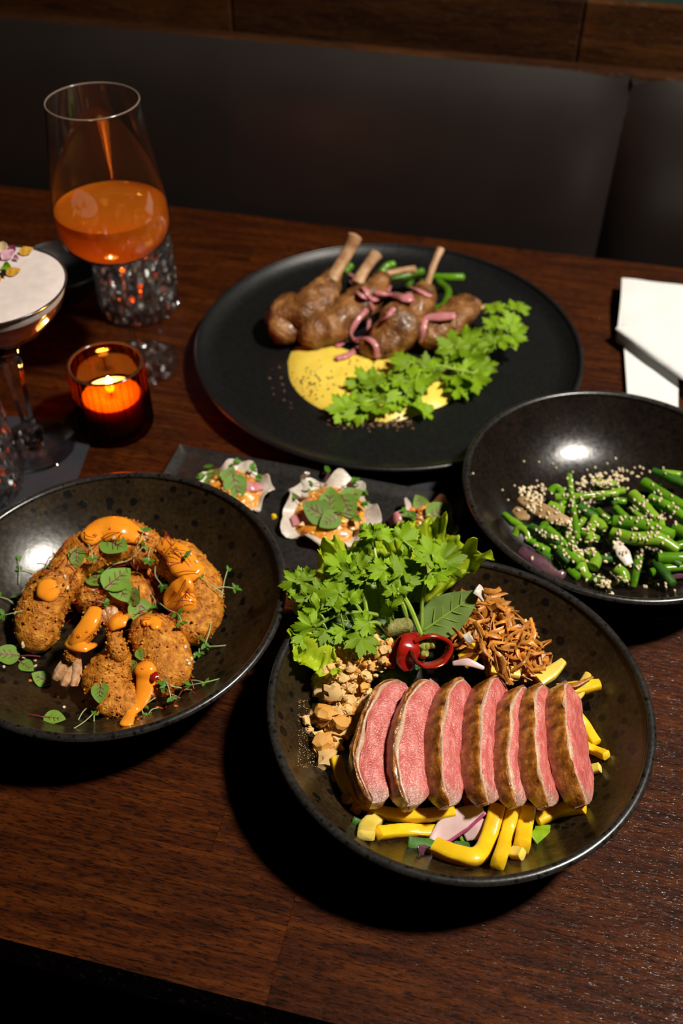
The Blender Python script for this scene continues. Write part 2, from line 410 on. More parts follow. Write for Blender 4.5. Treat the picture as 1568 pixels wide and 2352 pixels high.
M_FAT = food('duck_fat', (.42, .24, .13), (.66, .46, .32), .35, 500, .5, .0006, .2, .002)
M_SKIN = food('seared_duck_skin', (.06, .014, .003), (.34, .11, .014), .25, 190, .6, .0010, c3=(.66, .30, .06), coat=.6, bscale=520, detail=6)
M_CRUST = food('seared_meat_edge', (.10, .05, .035), (.30, .19, .14), .4, 300, .6, .001)
M_MANGO = food('ripe_mango', (.84, .50, .008), (.88, .58, .02), .27, 90, .25, .0005, .35, .004, bscale=500)
M_MANGO2 = food('pale_mango', (.80, .58, .06), (.85, .66, .16), .32, 90, .25, .0005, .35, .004, bscale=500)
M_PEANUT = food('peanut', (.74, .42, .13), (.86, .58, .24), .65, 120, .35, .0008, var=.22, bscale=700)
M_PEANUT_ROAST = food('roasted_peanut', (.62, .27, .04), (.78, .40, .08), .5, 120, .3, .0008, var=.2, bscale=700)
M_CRUMB = food('peanut_crumb', (.76, .46, .16), (.88, .62, .28), .8, 300, .3, .0006)
M_SHALLOT = food('fried_shallot', (.26, .07, .008), (.56, .21, .028), .4, 160, .4, .0006, c3=(.76, .40, .09), var=.4)
M_CHILI = food('red_chili', (.26, .006, .004), (.36, .012, .006), .14, 60, .1, .0005, coat=.5)
M_CHILIFLESH = food('chili_seed_flesh', (.30, .36, .05), (.48, .5, .12), .35, 150, .3)
M_ONION = food('red_onion_flesh', (.66, .42, .42), (.78, .62, .58), .25, 60, .1, .0004, .3, .002)
M_ONIONEDGE = food('red_onion_skin', (.32, .05, .12), (.45, .10, .2), .25, 120, .1)
M_PICKLE = food('pickled_pink_onion', (.52, .17, .19), (.66, .28, .28), .25, 90, .1, .0004, .3, .002)
M_CORI = leafmat('coriander_leaf', (.19, .36, .008), (.36, .55, .016))
M_STEM = leafmat('herb_stem', (.28, .44, .04), (.40, .54, .09), trans=.15)
M_LETT = leafmat('frilly_lettuce', (.46, .60, .012), (.60, .72, .04), .33, .45, 60, .1)
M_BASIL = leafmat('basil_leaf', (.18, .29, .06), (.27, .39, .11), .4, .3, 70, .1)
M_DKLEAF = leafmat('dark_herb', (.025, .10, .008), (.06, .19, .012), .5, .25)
M_SORREL = leafmat('sorrel_leaf', (.17, .34, .03), (.28, .45, .07), .4, .35, 70, .15)
M_VEIN = food('red_leaf_vein', (.13, .015, .025), (.19, .03, .035), .4, 100, 0)
M_CRESS = leafmat('cress_leaf', (.07, .22, .015), (.15, .34, .03), .4, .3)
M_CRESSSTEM = food('cress_stem', (.30, .36, .14), (.46, .48, .26), .4, 100, 0)
M_BREAD = food('golden_breadcrumb', (.24, .065, .004), (.56, .19, .012), .5, 260, .8, .0015, c3=(.80, .39, .05), bscale=800, detail=6, spec=.35)
M_SAUCE = food('orange_chili_mayo', (.88, .27, .012), (.92, .33, .022), .15, 60, .05, sss=.2, sr=.003, coat=.4)
M_TAIL = food('fried_prawn_tail', (.34, .09, .02), (.62, .34, .16), .4, 220, .5, .0008, c3=(.72, .50, .34))
M_THREAD = food('chili_thread', (.22, .014, .006), (.36, .03, .010), .4, 200, 0)
M_FLAKE = food('chili_flake', (.50, .05, .008), (.75, .26, .03), .35, 200, .2, var=.4)
M_SESAME = food('sesame_seed', (.66, .50, .28), (.78, .64, .42), .45, 400, .15, var=.2)
M_BEAN = leafmat('green_stalk', (.06, .19, .006), (.15, .33, .012), .18, .12, 60, .3)
M_BEANLT = leafmat('pale_green_stalk', (.16, .32, .014), (.24, .40, .03), .2, .12, 60, .15)
M_BROWNON = food('browned_onion', (.24, .11, .035), (.50, .34, .17), .2, 90, .2, .0005, .2, .002)
M_PURPLE = food('purple_shallot', (.05, .014, .03), (.12, .05, .06), .2, 90, .2)
M_LAMB = food('grilled_lamb', (.050, .017, .005), (.22, .085, .020), .38, 70, .9, .003, c3=(.44, .21, .065), coat=.1, bscale=210, detail=6)
M_BONE = food('roasted_bone', (.36, .17, .07), (.58, .36, .19), .5, 120, .3, .0006)
M_PUREE = food('yellow_puree', (.86, .62, .07), (.90, .69, .11), .4, 60, .25, .0015, .25, .004, bscale=120)
M_SPICE = food('brown_spice', (.07, .03, .01), (.2, .10, .04), .7, 300, .2)
M_CRACKER = food('prawn_cracker', (.55, .46, .38), (.72, .66, .58), .35, 110, .6, .0014, .3, .003, bscale=220)
M_FILL = food('orange_diced_filling', (.55, .15, .012), (.75, .30, .03), .25, 140, .7, .0015, c3=(.8, .52, .18), bscale=240, coat=.2)
M_PETALP = leafmat('pink_petal', (.55, .25, .36), (.72, .45, .5), .6, .3, 90, .1)
M_PETALY = leafmat('yellow_petal', (.62, .30, .02), (.75, .45, .06), .6, .3, 90, .1)
M_PETALM = leafmat('magenta_petal', (.22, .015, .08), (.4, .05, .15), .6, .3, 90, .1)
M_PETALC = leafmat('cream_petal', (.7, .5, .25), (.8, .62, .38), .6, .3, 90, .1)
M_BLACKPET = leafmat('dark_dried_petal', (.02, .012, .01), (.05, .03, .02), .6, .2, 90, .1)
# ------------------------------------------------------------------ the setting
DR = Vector((cos(TH), sin(TH), 0)); DN = Vector((-sin(TH), cos(TH), 0)); ZZ = Vector((0, 0, 1))
def TN(s, n, z): return DR * s + DN * n + ZZ * z
def onplane(px, py, n):
    d = ray(px, py); t = (n - CAM.dot(DN)) / d.dot(DN); return CAM + d * t
def plank(name, c, ax, ay, az, hx, hy, hz, mat, parent, bev=.0006):
    V, F = boxm((0, 0, 0), Vector((1, 0, 0)), Vector((0, 1, 0)), Vector((0, 0, 1)), hx, hy, hz, bev)
    M = Matrix(((ax.x, ay.x, az.x, c.x), (ax.y, ay.y, az.y, c.y), (ax.z, ay.z, az.z, c.z), (0, 0, 0, 1)))
    return inst(name, mdata(name, V, F, mat, smooth=False), M, parent)
V, F = boxm(TN(0, .2, -.74), DR, DN, ZZ, 1.6, 1.1, .01, 0); tag(mk('floor', V, F, M_FLOOR, smooth=False), None, None, kind='structure')
random.seed(4)
table = thing('table', 'dark brown stained oak table carrying all the plates and glasses', 'table', TN(0, .53, -.73))
N0, N1, NR = .1583, .9061, 11
wr = (N1 - N0) / NR
for r in range(NR):
    s = -1.0 + random.uniform(-.3, 0)
    while s < .95:
        ln = random.uniform(.32, .62); a, b = max(s, -.95), min(s + ln, .95)
        if b - a > .03: plank('plank', TN((a + b) / 2, N0 + wr * (r + .5), -.016), DR, DN, ZZ, (b - a) / 2 - .00008, wr / 2 - .00008, .016, M_TABLE, table, 0)
        s += ln
for s in (-.85, .85):
    for n in (.24, .82):
        V, F = boxm(TN(s, n, -.381), DR, DN, ZZ, .035, .035, .349, .003); mk('leg', V, F, M_TABLE, table)
for n in (.22, .84): V, F = boxm(TN(0, n, -.067), DR, DN, ZZ, .81, .012, .035, .002); mk('apron', V, F, M_TABLE, table)
# bench with padded back panels
bench = thing('bench', 'dark leather wall bench with padded back panels behind the table', 'bench', TN(0, .98, -.73))
seam_top = onplane(1440, 186, .93); seam_bot = onplane(1382, 590, .915); ss = (seam_top.dot(DR) + seam_bot.dot(DR)) / 2
ZB = onplane(784, 138, .955).z
def backpanel(s0, s1):
    def fn(u, v):
        s = s0 + (s1 - s0) * u; z = -.34 + (.34 + ZB) * v
        e = min(s - s0, s1 - s) / .020; ev = min(z + .34, ZB - z) / .05
        b = .024 * (1 - exp(-max(e, 0))) * (1 - exp(-max(ev, 0) * 1.6))
        pk = .0012 * sin(s * 170) * exp(-((z - .02) / .3) ** 2) * exp(-max(e, 0))
        return TN(s, .962 - b - pk + .012 * v, z)
    V, F = sheet(fn, 70, 30, .03); mk('back_panel', V, F, M_LEATHER, bench, ang=70)
backpanel(ss - 1.15, ss - .001); backpanel(ss + .001, ss + .85)
V, F = boxm(TN(-.15, .80, -.33), DR, DN, ZZ, 1.0, .16, .04, .03); mk('seat_cushion', V, F, M_LEATHER, bench)
V, F = boxm(TN(-.15, .82, -.55), DR, DN, ZZ, 1.0, .14, .178, .004); mk('bench_base', V, F, M_WALLWOOD, bench)
# wall
wall = bpy.data.objects.new('wall_back', None); link(wall); wall.location = TN(0, 1.02, -.73); wall['kind'] = 'structure'
V, F = boxm(TN(-.1, 1.033, .1), DR, ZZ, -DN, 1.4, .85, .02, 0); mk('plaster', V, F, M_GREENWALL, wall, smooth=False)
ZW = onplane(1480, 12, 1.0).z
jx = [onplane(532, 40, 1.0).dot(DR), onplane(1325, 120, 1.0).dot(DR)]
cuts = [-1.5, jx[0], jx[1], 1.3]
for a, b in zip(cuts, cuts[1:]): plank('panel_board', TN((a + b) / 2, 1.006, (ZW + ZB) / 2 - .02), DR, ZZ, -DN, (b - a) / 2 - .0006, (ZW - ZB) / 2 + .02, .006, M_WALLWOOD, wall, .002)
plank('ledge', TN(-.1, .995, ZB - .004), DR, -DN, ZZ, 1.4, .014, .005, M_WALLWOOD, wall, .003)
# ------------------------------------------------------------------ crockery
def bowl(name, c, R, hgt, mat, rimmat, key, label, group=None):
    t = thing(name, label, 'bowl', (c[0], c[1], 0), group); k = R / .107; h = hgt / .05
    out = [(0, .003), (.040, .003), (.0415, .0), (.046, .0), (.0475, .004), (.062, .0085), (.078, .0175), (.092, .0300), (.1015, .0415), (.1058, .0480)]
    inn = [(.1032, .0490), (.1005, .0452), (.0945, .0380), (.086, .0290), (.074, .0195), (.060, .0128), (.044, .0090), (.022, .0080), (0, .0078)]
    V, F = lathe([(r * k, z * h) for r, z in out + [(.1050, .0488)] + inn], 128, (c[0], c[1], 0)); mk('body', V, F, mat, t, reg=key, ang=60)
    tor = [(.1046 + .0026 * cos(a), .0484 + .0020 * sin(a)) for a in [2 * pi * i / 10 for i in range(11)]]
    V, F = lathe([(r * k, z * h) for r, z in tor], 128, (c[0], c[1], 0)); mk('rim', V, F, rimmat, t)
    return t
CF = (.06575, .31502); CL = (-.13991, .39294); CR = (.18731, .48901); CP = (.03887, .70005)
bowl('shallow_bowl', CF, .1065, .05, M_BOWL, M_RIM, 'front', 'speckled bronze bowl holding the sliced duck salad')
bowl('shallow_bowl', CL, .1065, .05, M_BOWL, M_RIM, 'left', 'speckled bronze bowl holding breaded prawns in orange sauce')
bowl('shallow_bowl', CR, .1048, .05, M_BOWL_DARK, M_RIM, 'right', 'dark brown bowl of green stalks with sesame at the right edge')
t = thing('dinner_plate', 'large round black plate with raised rim under the lamb chops', 'plate', (*CP, 0))
pr = [(0, .004), (.105, .004), (.108, 0), (.114, 0), (.117, .005), (.145, .0090), (.160, .0135), (.1640, .0180)]
V, F = lathe(pr + [(.1620, .0190), (.1570, .0150), (.1520, .0118), (.1450, .0106), (.10, .0098), (.05, .0095), (0, .0095)], 160, (*CP, 0)); mk('body', V, F, M_PLATE, t, reg='plate', ang=60)
V, F = lathe([(.1625 + .0022 * cos(a), .0184 + .0017 * sin(a)) for a in [2 * pi * i / 10 for i in range(11)]], 160, (*CP, 0)); mk('rim', V, F, M_PLATE, t)
# slate tray
TA = Vector((.9667, -.2559, 0)).normalized(); TB = Vector((-TA.y, TA.x, 0)); TC = P(412, 1022, .008); TL_, TW_ = .222, .103
t = thing('serving_tray', 'narrow rectangular dark slate tray carrying three topped crackers', 'tray', TC + TA * TL_ / 2 - TB * TW_ / 2 - ZZ * .008)
def tray(u, v):
    e = min(u * TL_, (1 - u) * TL_, v * TW_, (1 - v) * TW_); z = .0035 + .0045 * max(0, 1 - e / .010) ** 1.5
    return TC - ZZ * .008 + TA * u * TL_ - TB * v * TW_ + ZZ * z
def even(k): return lambda x: x
us = [0, .008, .018, .03, .045, .055] + [i / 20 for i in range(2, 19)] + [.945, .955, .97, .982, .992, 1]
vsl = [0, .018, .04, .065, .095, .11] + [i / 10 for i in range(2, 9)] + [.89, .905, .935, .96, .982, 1]
V, F = sheet(lambda a, b: tray(us[round(a * (len(us) - 1))], vsl[round(b * (len(vsl) - 1))]), len(us) - 1, len(vsl) - 1, .0045); mk('body', V, F, M_TRAY, t, reg='tray', ang=60)
V, F = boxm(TC + TA * TL_ / 2 - TB * TW_ / 2 - ZZ * .0072, TA, TB, ZZ, TL_ / 2 - .012, TW_ / 2 - .012, .0008, .0003); mk('base', V, F, M_TRAY, t)
# napkins
def napkin(name, corners, label, mat, th, seed, lift=lambda u, v: 0, group=None, wav=.0012, zb=0):
    a, b, c, d = [Vector(q) for q in corners]
    def fn(u, v):
        p = a.lerp(b, u).lerp(d.lerp(c, u), v)
        return p + ZZ * (zb + th / 2 + lift(u, v) + wav * (noise.noise(p * 38 + Vector((seed, 0, 0))) + .6))
    V, F = sheet(fn, 26, 26, th); return tag(mk(name, V, F, mat, ang=70), label, 'napkin', group)
q = P(185, 1010); 
c0 = P(105, 885); c1 = P(215, 985); 
dv = Vector((.55, -.83, 0)).normalized()
K = [P(30, 880), P(112, 884), P(212, 1000), P(150, 1120)]
def darknap():
    # rounded corner paper napkin under the coupe
    ctr = P(20, 1020); ax = (P(205, 985) - P(95, 1150)).normalized(); ax.z = 0; ay = Vector((ax.y, -ax.x, 0)) * -1; 
    L = .062
    ex = P(208, 1000); ox = ex + Vector((-.0, 0, 0))
    corner = P(213, 975); e1 = (P(140, 1180) - corner).normalized(); e2 = Vector((-e1.y, e1.x, 0))
    if e2.x > 0: e2 = -e2
    S = .128
    def fn(u, v):
        x = 2 * u - 1; y = 2 * v - 1; k = 1 - .10 * (abs(x) ** 6 * abs(y) ** 6)
        p = corner + e1 * S * (.5 + x * k / 2) + e2 * S * (.5 + y * k / 2) - (e1 + e2) * .004
        return Vector((p.x, p.y, .0012 + .0007 * (noise.noise(p * 40) + .5)))
    V, F = sheet(fn, 24, 24, .0012); return tag(mk('paper_napkin', V, F, M_DARKNAP, reg='coaster'), 'charcoal paper napkin under the stemmed cocktail glass', 'napkin')
darknap()
a = P(945, 1113); b = P(1075, 1095)
napkin('paper_napkin', [P(940, 1120), P(1070, 1090), P(1130, 1145), P(1010, 1150)], 'charcoal paper napkin peeking out between tray and green stalk bowl', M_DARKNAP, .0012, 5, wav=.0004)
napkin('linen_napkin', [P(1432, 783, .006), P(1557, 868, .006), P(1557, 1040, .006), P(1446, 985, .006)], 'white folded napkin lying lowest beside the bowl rim', M_NAPKIN, .005, 2, wav=.0006, zb=-.0055)
napkin('linen_napkin', [P(1432, 622, .022), P(1680, 655, .022), P(1680, 905, .016), P(1421, 758, .016)], 'white folded napkin lying uppermost with rolled front edge', M_NAPKIN, .0035, 9, lift=lambda u, v: .0035 * (1 - abs(2 * v - 1) ** 3) - .0035 * v ** 6 - .001 * (1 - u) ** 8, wav=.0014, zb=-.011)
nap = [o for o in COL.objects if o.name.startswith('linen_napkin')][-1]
pts = [P(1424, 752, .0150), P(1490, 795, .0155), P(1570, 850, .0155), P(1680, 925, .0150)]
V, F = tube(pts, [.0060, .0085, .0095, .0095], [.0026, .0030, .0030, .0030], m=24, n=16, sq=2.3, cap=.5, nz=lambda p: .0006 * fbm(p, 60, 2)); mk('rolled_fold', V, F, M_NAPKIN, nap)
# ------------------------------------------------------------------ glasses
def wineglass():
    b = P(316, 837); t = thing('wine_glass', 'tall stemmed glass half filled with amber wine', 'glass', (b.x, b.y, 0))
    c = (b.x, b.y, 0)
    foot = [(0, .0005), (.0345, .0005), (.0350, .0012), (.0340, .0020), (.018, .0032), (.006, .0055), (.0034, .011), (.0030, .03), (.0030, .090), (.0036, .102), (.0055, .1075)]
    V, F = lathe(foot + [(0, .1090)], 72, c); mk('stem_and_foot', V, F, M_GLASSTHICK, t)
    prof = [(0, .1080), (.012, .1083), (.0240, .1100), (.0335, .1145), (.0400, .1210), (.0432, .1290), (.0438, .1370), (.0428, .1500), (.0402, .1740), (.0366, .2000), (.0328, .2250)]
    inner = [(r - .0007, z + (.0012 if z < .112 else 0)) for r, z in reversed(prof[1:])] + [(0, .1095)]
    V, F = lathe(prof + [(.0326, .2255)] + inner, 96, c); mk('bowl', V, F, M_GLASS, t)
    V, F = lathe([(.0325 + .0006 * cos(a), .2254 + .0006 * sin(a)) for a in [2 * pi * i / 8 for i in range(9)]], 96, c); mk('rim', V, F, M_GLASSRIM, t)
    lq = [(0, .1100), (.0115, .1103), (.0230, .1119), (.0325, .1162), (.0388, .1222), (.0420, .1296), (.0426, .1370), (.0421, .1450), (.0420, .1462), (.0405, .1454), (.036, .1452), (0, .1452)]
    V, F = lathe(lq, 96, c); tag(mk('wine', V, F, M_WINE), 'amber orange wine inside the tall stemmed glass', 'drink')
    return t
M_GLASSRIM = plain('polished_glass_rim', (.20, .14, .11), .15)
def cutglass(c, r, h, label, seed, taper=.0):
    t = thing('crystal_tumbler', label, 'glass', (c[0], c[1], 0)); random.seed(seed)
    n = 48
    def rib(a, z):
        i = round(a / (2 * pi) * n); zz = round(z / h * 14)
        f = .035 * (1 if i % 2 else -1) * (1 if zz % 2 else -1)
        d = .03 * (abs(((a * 8 / (2 * pi) + z / h * 3) % 1) - .5) * 2 - .5) + .03 * (abs(((a * 8 / (2 * pi) - z / h * 3) % 1) - .5) * 2 - .5)
        k = 1 if .08 < z / h < .86 else 0
        return 1 + (f * .55 + d) * k
    prof = [(0, 0), (r * .88, 0), (r * .95, .003)] + [(r * (.97 + taper * i / 14), .004 + (h - .004) * i / 14) for i in range(15)] + [(r * (.94 + taper), h)]
    prof2 = [(r * (.90 + taper * i / 6), h - (h - .014) * i / 6) for i in range(7)] + [(r * .8, .011), (0, .010)]
    V, F = lathe(prof, n, (c[0], c[1], 0), rib); m = len(V); V2, F2 = lathe(prof2, n, (c[0], c[1], 0))
    V = V + V2; F = F + [tuple(i + m for i in f) for f in F2]
    # close the lip
    last = m - n
    for i in range(n): F.append((last + i, last + (i + 1) % n, m + (i + 1) % n, m + i))
    mk('cut_body', V, F, M_FACET, t, ang=8); return t
wineglass()
bt = P(322, 706); cutglass((bt.x, bt.y), .0365, .088, 'cut crystal tumbler standing behind the wine glass', 1)
bl = P(-46, 1126); cutglass((bl.x, bl.y), .0335, .080, 'cut crystal tumbler cropped by the left edge', 2)
def coupe():
    b = P(80, 1026, .002); c = (b.x, b.y, .0024); t = thing('coupe_glass', 'faceted coupe glass with pink foamy cocktail at left', 'glass', c)
    foot = [(0, 0), (.0310, 0), (.0315, .0010), (.0306, .0018), (.016, .0040), (.0085, .0085), (.0075, .0120), (.0095, .0140), (.0075, .0165)]
    UPZ = .0215
    stem = [(.0058, .022), (.0050, .03), (.0062, .048 + UPZ * .6), (.0078, .062 + UPZ), (.0060, .066 + UPZ), (.0088, .0690 + UPZ), (.0088, .0710 + UPZ), (.0062, .0735 + UPZ), (.0090, .0760 + UPZ), (.0070, .0790 + UPZ)]
    fac = lambda a, z: 1 + (.05 * abs(((a * 8 / (2 * pi)) % 1) - .5) * 4 - .05 if .012 < z < .066 + UPZ else 0)
    V, F = lathe(foot + stem + [(0, .0800 + UPZ)], 64, c, fac); mk('stem_and_foot', V, F, M_CRYSTAL, t, ang=35)
    R = .0515
    prof = [(0, .0790), (.012, .0800), (.022, .0840), (.032, .0905), (.0405, .0995), (.0475, .1090), (R - .0010, .1180), (R, .1225)]
    f2 = lambda a, z: 1 + (.02 * abs(((a * 12 / (2 * pi)) % 1) - .5) * 4 - .02 if z < .098 else 0)
    inner = [(max(r - .0009, 0), z + .0010) for r, z in reversed(prof[1:-1])] + [(0, .0803)]
    V, F = lathe(prof + [(R - .0009, .1225)] + inner, 96, (c[0], c[1], c[2] + UPZ), f2); mk('bowl', V, F, M_GLASS, t)
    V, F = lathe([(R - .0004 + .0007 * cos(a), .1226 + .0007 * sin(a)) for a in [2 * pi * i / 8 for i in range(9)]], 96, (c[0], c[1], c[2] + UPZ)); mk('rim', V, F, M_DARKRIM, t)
    d = thing('cocktail', 'pink cocktail with thick white foam in the coupe glass', 'drink', (c[0], c[1], c[2] + UPZ + .0815))
    liq = [(0, .0815)] + [(r - .0014, z + .0015) for r, z in prof[1:-2]] + [(.0486, .1150), (0, .1150)]
    V, F = lathe(liq, 96, (c[0], c[1], c[2] + UPZ), lambda a, z: (f2(a, z) - .01 if z < .098 else 1)); mk('liquid', V, F, M_COCKTAIL, d)
    V, F = lathe([(0, .1145), (.0484, .1145), (.0497, .1190), (.0503, .1222), (.0492, .1228), (.036, .1230), (.02, .1229), (0, .1230)], 96, (c[0], c[1], c[2] + UPZ)); V = [v + ZZ * (.0004 * fbm(v, 120) if v.z > c[2] + UPZ + .122 else 0) for v in V]; mk('foam', V, F, M_FOAM, d, reg='foam', label='thick off-white foam')
    return c
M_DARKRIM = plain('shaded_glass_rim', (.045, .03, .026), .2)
coupe()
def candle():
    b = P(270, 978); c = (b.x, b.y, 0); t = thing('candle_holder', 'ribbed amber glass candle holder with lit tealight', 'candle', c)
    rib = lambda a, z: 1 + (.045 * cos(a * 36) if z > .004 else 0)
    out = [(0, 0), (.0265, 0), (.0282, .002), (.0285, .006), (.0285, .03), (.0285, .058), (.0283, .0610), (.0272, .0620)]
    inn = [(.0262, .0610), (.0258, .05), (.0258, .0085), (.023, .0070), (0, .0070)]
    V, F = lathe(out[:-1], 168, c, rib); V2, F2 = lathe([out[-1]] + inn, 168, c); 
    V3, F3 = lathe([(.0283, .0610), (.0278, .0618), (.0272, .0620)], 168, c)
    V, F = merge((V, F), (V2, F2), (V3, F3)); mk('glass_cup', V, F, M_AMBER, t, ang=80)
    V, F = lathe([(.0262 + .0013 * cos(a), .0612 + .0009 * sin(a)) for a in [2 * pi * i / 8 for i in range(9)]], 96, c); V = [Vector((b.x + (v.x - b.x) * 1.05, b.y + (v.y - b.y) * 1.05, v.z)) for v in V]; mk('cup_rim', V, F, M_AMBERRIM, t)
    d = thing('tealight', 'small lit tealight candle glowing inside the amber cup', 'candle', (b.x, b.y, .0070))
    V, F = lathe([(0, .0072), (.0225, .0072), (.0232, .010), (.0232, .0305), (.0224, .0318), (.018, .0306), (0, .0302)], 64, c); mk('wax', V, F, M_WAX, d)
    V, F = tube([(b.x, b.y, .0302), (b.x + .0006, b.y, .0355)], .0006, m=3, n=6); mk('wick', V, F, M_SPICE, d)
    V, F = lathe([(0, .0340), (.0022, .0355), (.0034, .0378), (.0031, .0412), (.0018, .0450), (.0006, .0482), (0, .0490)], 20, c); mk('flame', V, F, M_FLAME, d)
    l = bpy.data.lights.new('candle_light', 'POINT'); l.energy = .3; l.color = (1, .45, .12); l.shadow_soft_size = .004
    o = bpy.data.objects.new('candle_light', l); link(o); o.location = (b.x, b.y, .0515)
M_AMBERRIM = plain('thick_amber_rim', (.05, .02, .008), .12)
candle()
# dark dish behind the coupe
b = P(150, 668); t = thing('side_dish', 'small glossy black dish half hidden behind the coupe', 'dish', (b.x, b.y, 0))
V, F = lathe([(0, .002), (.022, .002), (.0225, 0), (.026, 0), (.032, .008), (.040, .020), (.0425, .028), (.0415, .0288), (.038, .021), (.030, .0105), (.02, .006), (0, .005)], 64, (b.x, b.y, 0)); mk('body', V, F, M_PLATE, t)
V, F = lathe([(.0422 + .0010 * cos(a), .0284 + .0009 * sin(a)) for a in [2 * pi * i / 8 for i in range(9)]], 64, (b.x, b.y, 0)); mk('rim', V, F, M_PLATE, t)
# ------------------------------------------------------------------ leaves shared by the herbs
def coriander_meshes():
    out = []
    for k in range(5):
        rs = random.Random(40 + k); ph = rs.uniform(-.15, .15); cur = rs.uniform(-.25, .45)
        def rf(a, ph=ph):
            best = .2
            for c, ln in ((0, 1.), (.82, .95), (-.82, .95), (1.62, .80), (-1.62, .80), (2.3, .5), (-2.3, .5)):
                d = a + ph * .6 - c
                if abs(d) > .75: continue
                best = max(best, ln * (.44 + exp(-(d / .37) ** 4) * (.56 - .20 * (1 - abs(cos(d * 9.5))) - .07 * (1 - abs(cos(d * 24))))))
            return best
        zf = lambda x, y, k2, a, cur=cur, ph=ph: -cur * (x * x + .5 * y * y) * .7 + .09 * sin(a * 6 + ph * 20) * k2 ** 2 + .07 * sin(9 * x + 5 * y + ph * 30)
        V, F = polar(rf, -2.6, 2.6, 110, 4, zf, .025)
        out.append(mdata('leaf', V, F, M_CORI, ang=40))
    return out
CORI = coriander_meshes()
def ovalleaf(L, wd, bend=.15, cup=.1, th=.02, nu=12, nv=8, wave=.02, point=1.):
    def fn(u, v):
        w = wd * (sin(pi * min(1, u ** .8 * .985 + .012)) ** .75) * (1 - .25 * u * point); x = (2 * v - 1) * w
        return (x, L * u, -bend * u * u + cup * (abs(2 * v - 1) ** 1.6) * w + wave * sin(u * 14 + v * 5) * w)
    return sheet(fn, nu, nv, th)
CRESS = mdata('leaf', *ovalleaf(1, .30, .1, .15, .06, 6, 4), M_CRESS)
SORREL = [mdata('leaf', *ovalleaf(1, .46, b, .12, .02, 12, 8), M_SORREL) for b in (.05, .22, -.12)]
SVEIN = []
for b in (.05, .22, -.12):
    parts = [tube([(0, .02, .012), (0, .45, .012 - b * .2), (0, .86, .012 - b * .74)], [.035, .025, .008], [.012, .01, .006], m=8, n=6)]
    for s in (-1, 1):
        for y, l in ((.22, .20), (.42, .22), (.62, .15)): parts.append(tube([(0, y, .012 - b * y * y), (s * l * .9, y + l * .8, .02 - b * (y + l) ** 2 + .03)], [.018, .006], [.008, .004], m=3, n=5))
    SVEIN.append(mdata('vein', *merge(*parts), M_VEIN))
def imgdir(px, py, z, ang, tilt=0.):
    a = radians(ang); d = P(px + cos(a) * 12, py + sin(a) * 12, z) - P(px, py, z); d.normalize(); return (d * cos(tilt) + ZZ * sin(tilt)).normalized()
RS = random.Random(7)
def jit(v, k): return (Vector(v) + Vector((RS.uniform(-k, k), RS.uniform(-k, k), RS.uniform(-k, k)))).normalized()
def sprig(label, stempix, leaves, group=None, cat='herb', r=.0008, name='coriander_sprig', stemmat=None, leafmeshes=None, Z=None, pxm=4000., normal=(0, -.45, .9)):
    """stempix: (x,y,z) along the stem; leaves: (x,y,z,image angle,size in zoom px)"""
    pts = [P(*Z(x, y), z) for x, y, z in stempix]
    base = min(pts, key=lambda p: p.z); t = thing(name, label, cat, base, group)
    C = catmull(pts, 20); parts = [tube(pts, [r * 1.25, r], m=16, n=7)]
    lm = leafmeshes or CORI; todo = []
    for x, y, z, ang, size in leaves:
        q = P(*Z(x, y), z); px, py = Z(x, y); s = size / pxm * (Z(1, 0)[0] - Z(0, 0)[0]) * .82
        d = imgdir(px, py, z, ang, RS.uniform(-.1, .35)); b = q - d * s * .45
        todo.append((b, d, s)); a = min(C, key=lambda p: (p - b).length)
        if (a - b).length > .0015: parts.append(tube([a, (a + b) / 2 + ZZ * .0012, b], [r * .8, r * .55], m=6, n=6))
    V, F = merge(*parts); mk('stem', V, F, stemmat or M_STEM, t)
    for b, d, s in todo: inst('leaf', RS.choice(lm), frame(b, d, jit(normal, .5), s * 1.08), t)
    return t
# ------------------------------------------------------------------ duck salad in the front bowl
def slab(fr, L, lo, hi, t, nu=26, nv=8, seed=0., amp=.0004, edgef=None):
    """solid between the curves lo(s) and hi(s), s in -1..1 along y of the frame, height along z, thickness along x"""
    V = []; F = []; A = []; w = nv + 1
    def pt(s, q, side):
        a, b = lo(s), hi(s); v = a + (b - a) * q; m = max(abs(s) ** 12, abs(2 * q - 1) ** 10)
        x = side * t / 2 * (1 - .16 * m) * (1 - .40 * abs(s) ** 9); p = Vector((x, s * L / 2, v))
        p.x += amp * 1.6 * side * fbm(p * 1 + Vector((seed, 0, 0)), 130, 3); p.z += amp * fbm(p + Vector((0, seed, 3)), 160, 2)
        return fr @ p
    for side in (1, 0, -1):
        for i in range(nu + 1):
            s = -1 + 2 * i / nu; s = math.copysign(abs(s) ** .8, s)
            for j in range(nv + 1):
                q = j / nv
                if side == 0:
                    p = pt(s, q, 0)
                    V.append(p)
                else: V.append(pt(s, q, side))
                A.append(edgef(s, lo(s) + (hi(s) - lo(s)) * q) if edgef else 0.)
    N = (nu + 1) * w
    for i in range(nu):
        for j in range(nv):
            q = (i * w + j, (i + 1) * w + j, (i + 1) * w + j + 1, i * w + j + 1); F.append(q); F.append(tuple(2 * N + k for k in reversed(q)))
    bd = [i * w for i in range(nu + 1)] + [nu * w + j for j in range(1, nv + 1)] + [i * w + nv for i in range(nu - 1, -1, -1)] + [j for j in range(nv - 1, 0, -1)]
    for a, b in zip(bd, bd[1:] + bd[:1]):
        F.append((b, a, N + a, N + b)); F.append((N + b, N + a, 2 * N + a, 2 * N + b))
    used = sorted({k for f in F for k in f}); mp = {k: i for i, k in enumerate(used)}
    return [V[k] for k in used], [tuple(mp[k] for k in f) for f in F], [A[k] for k in used]
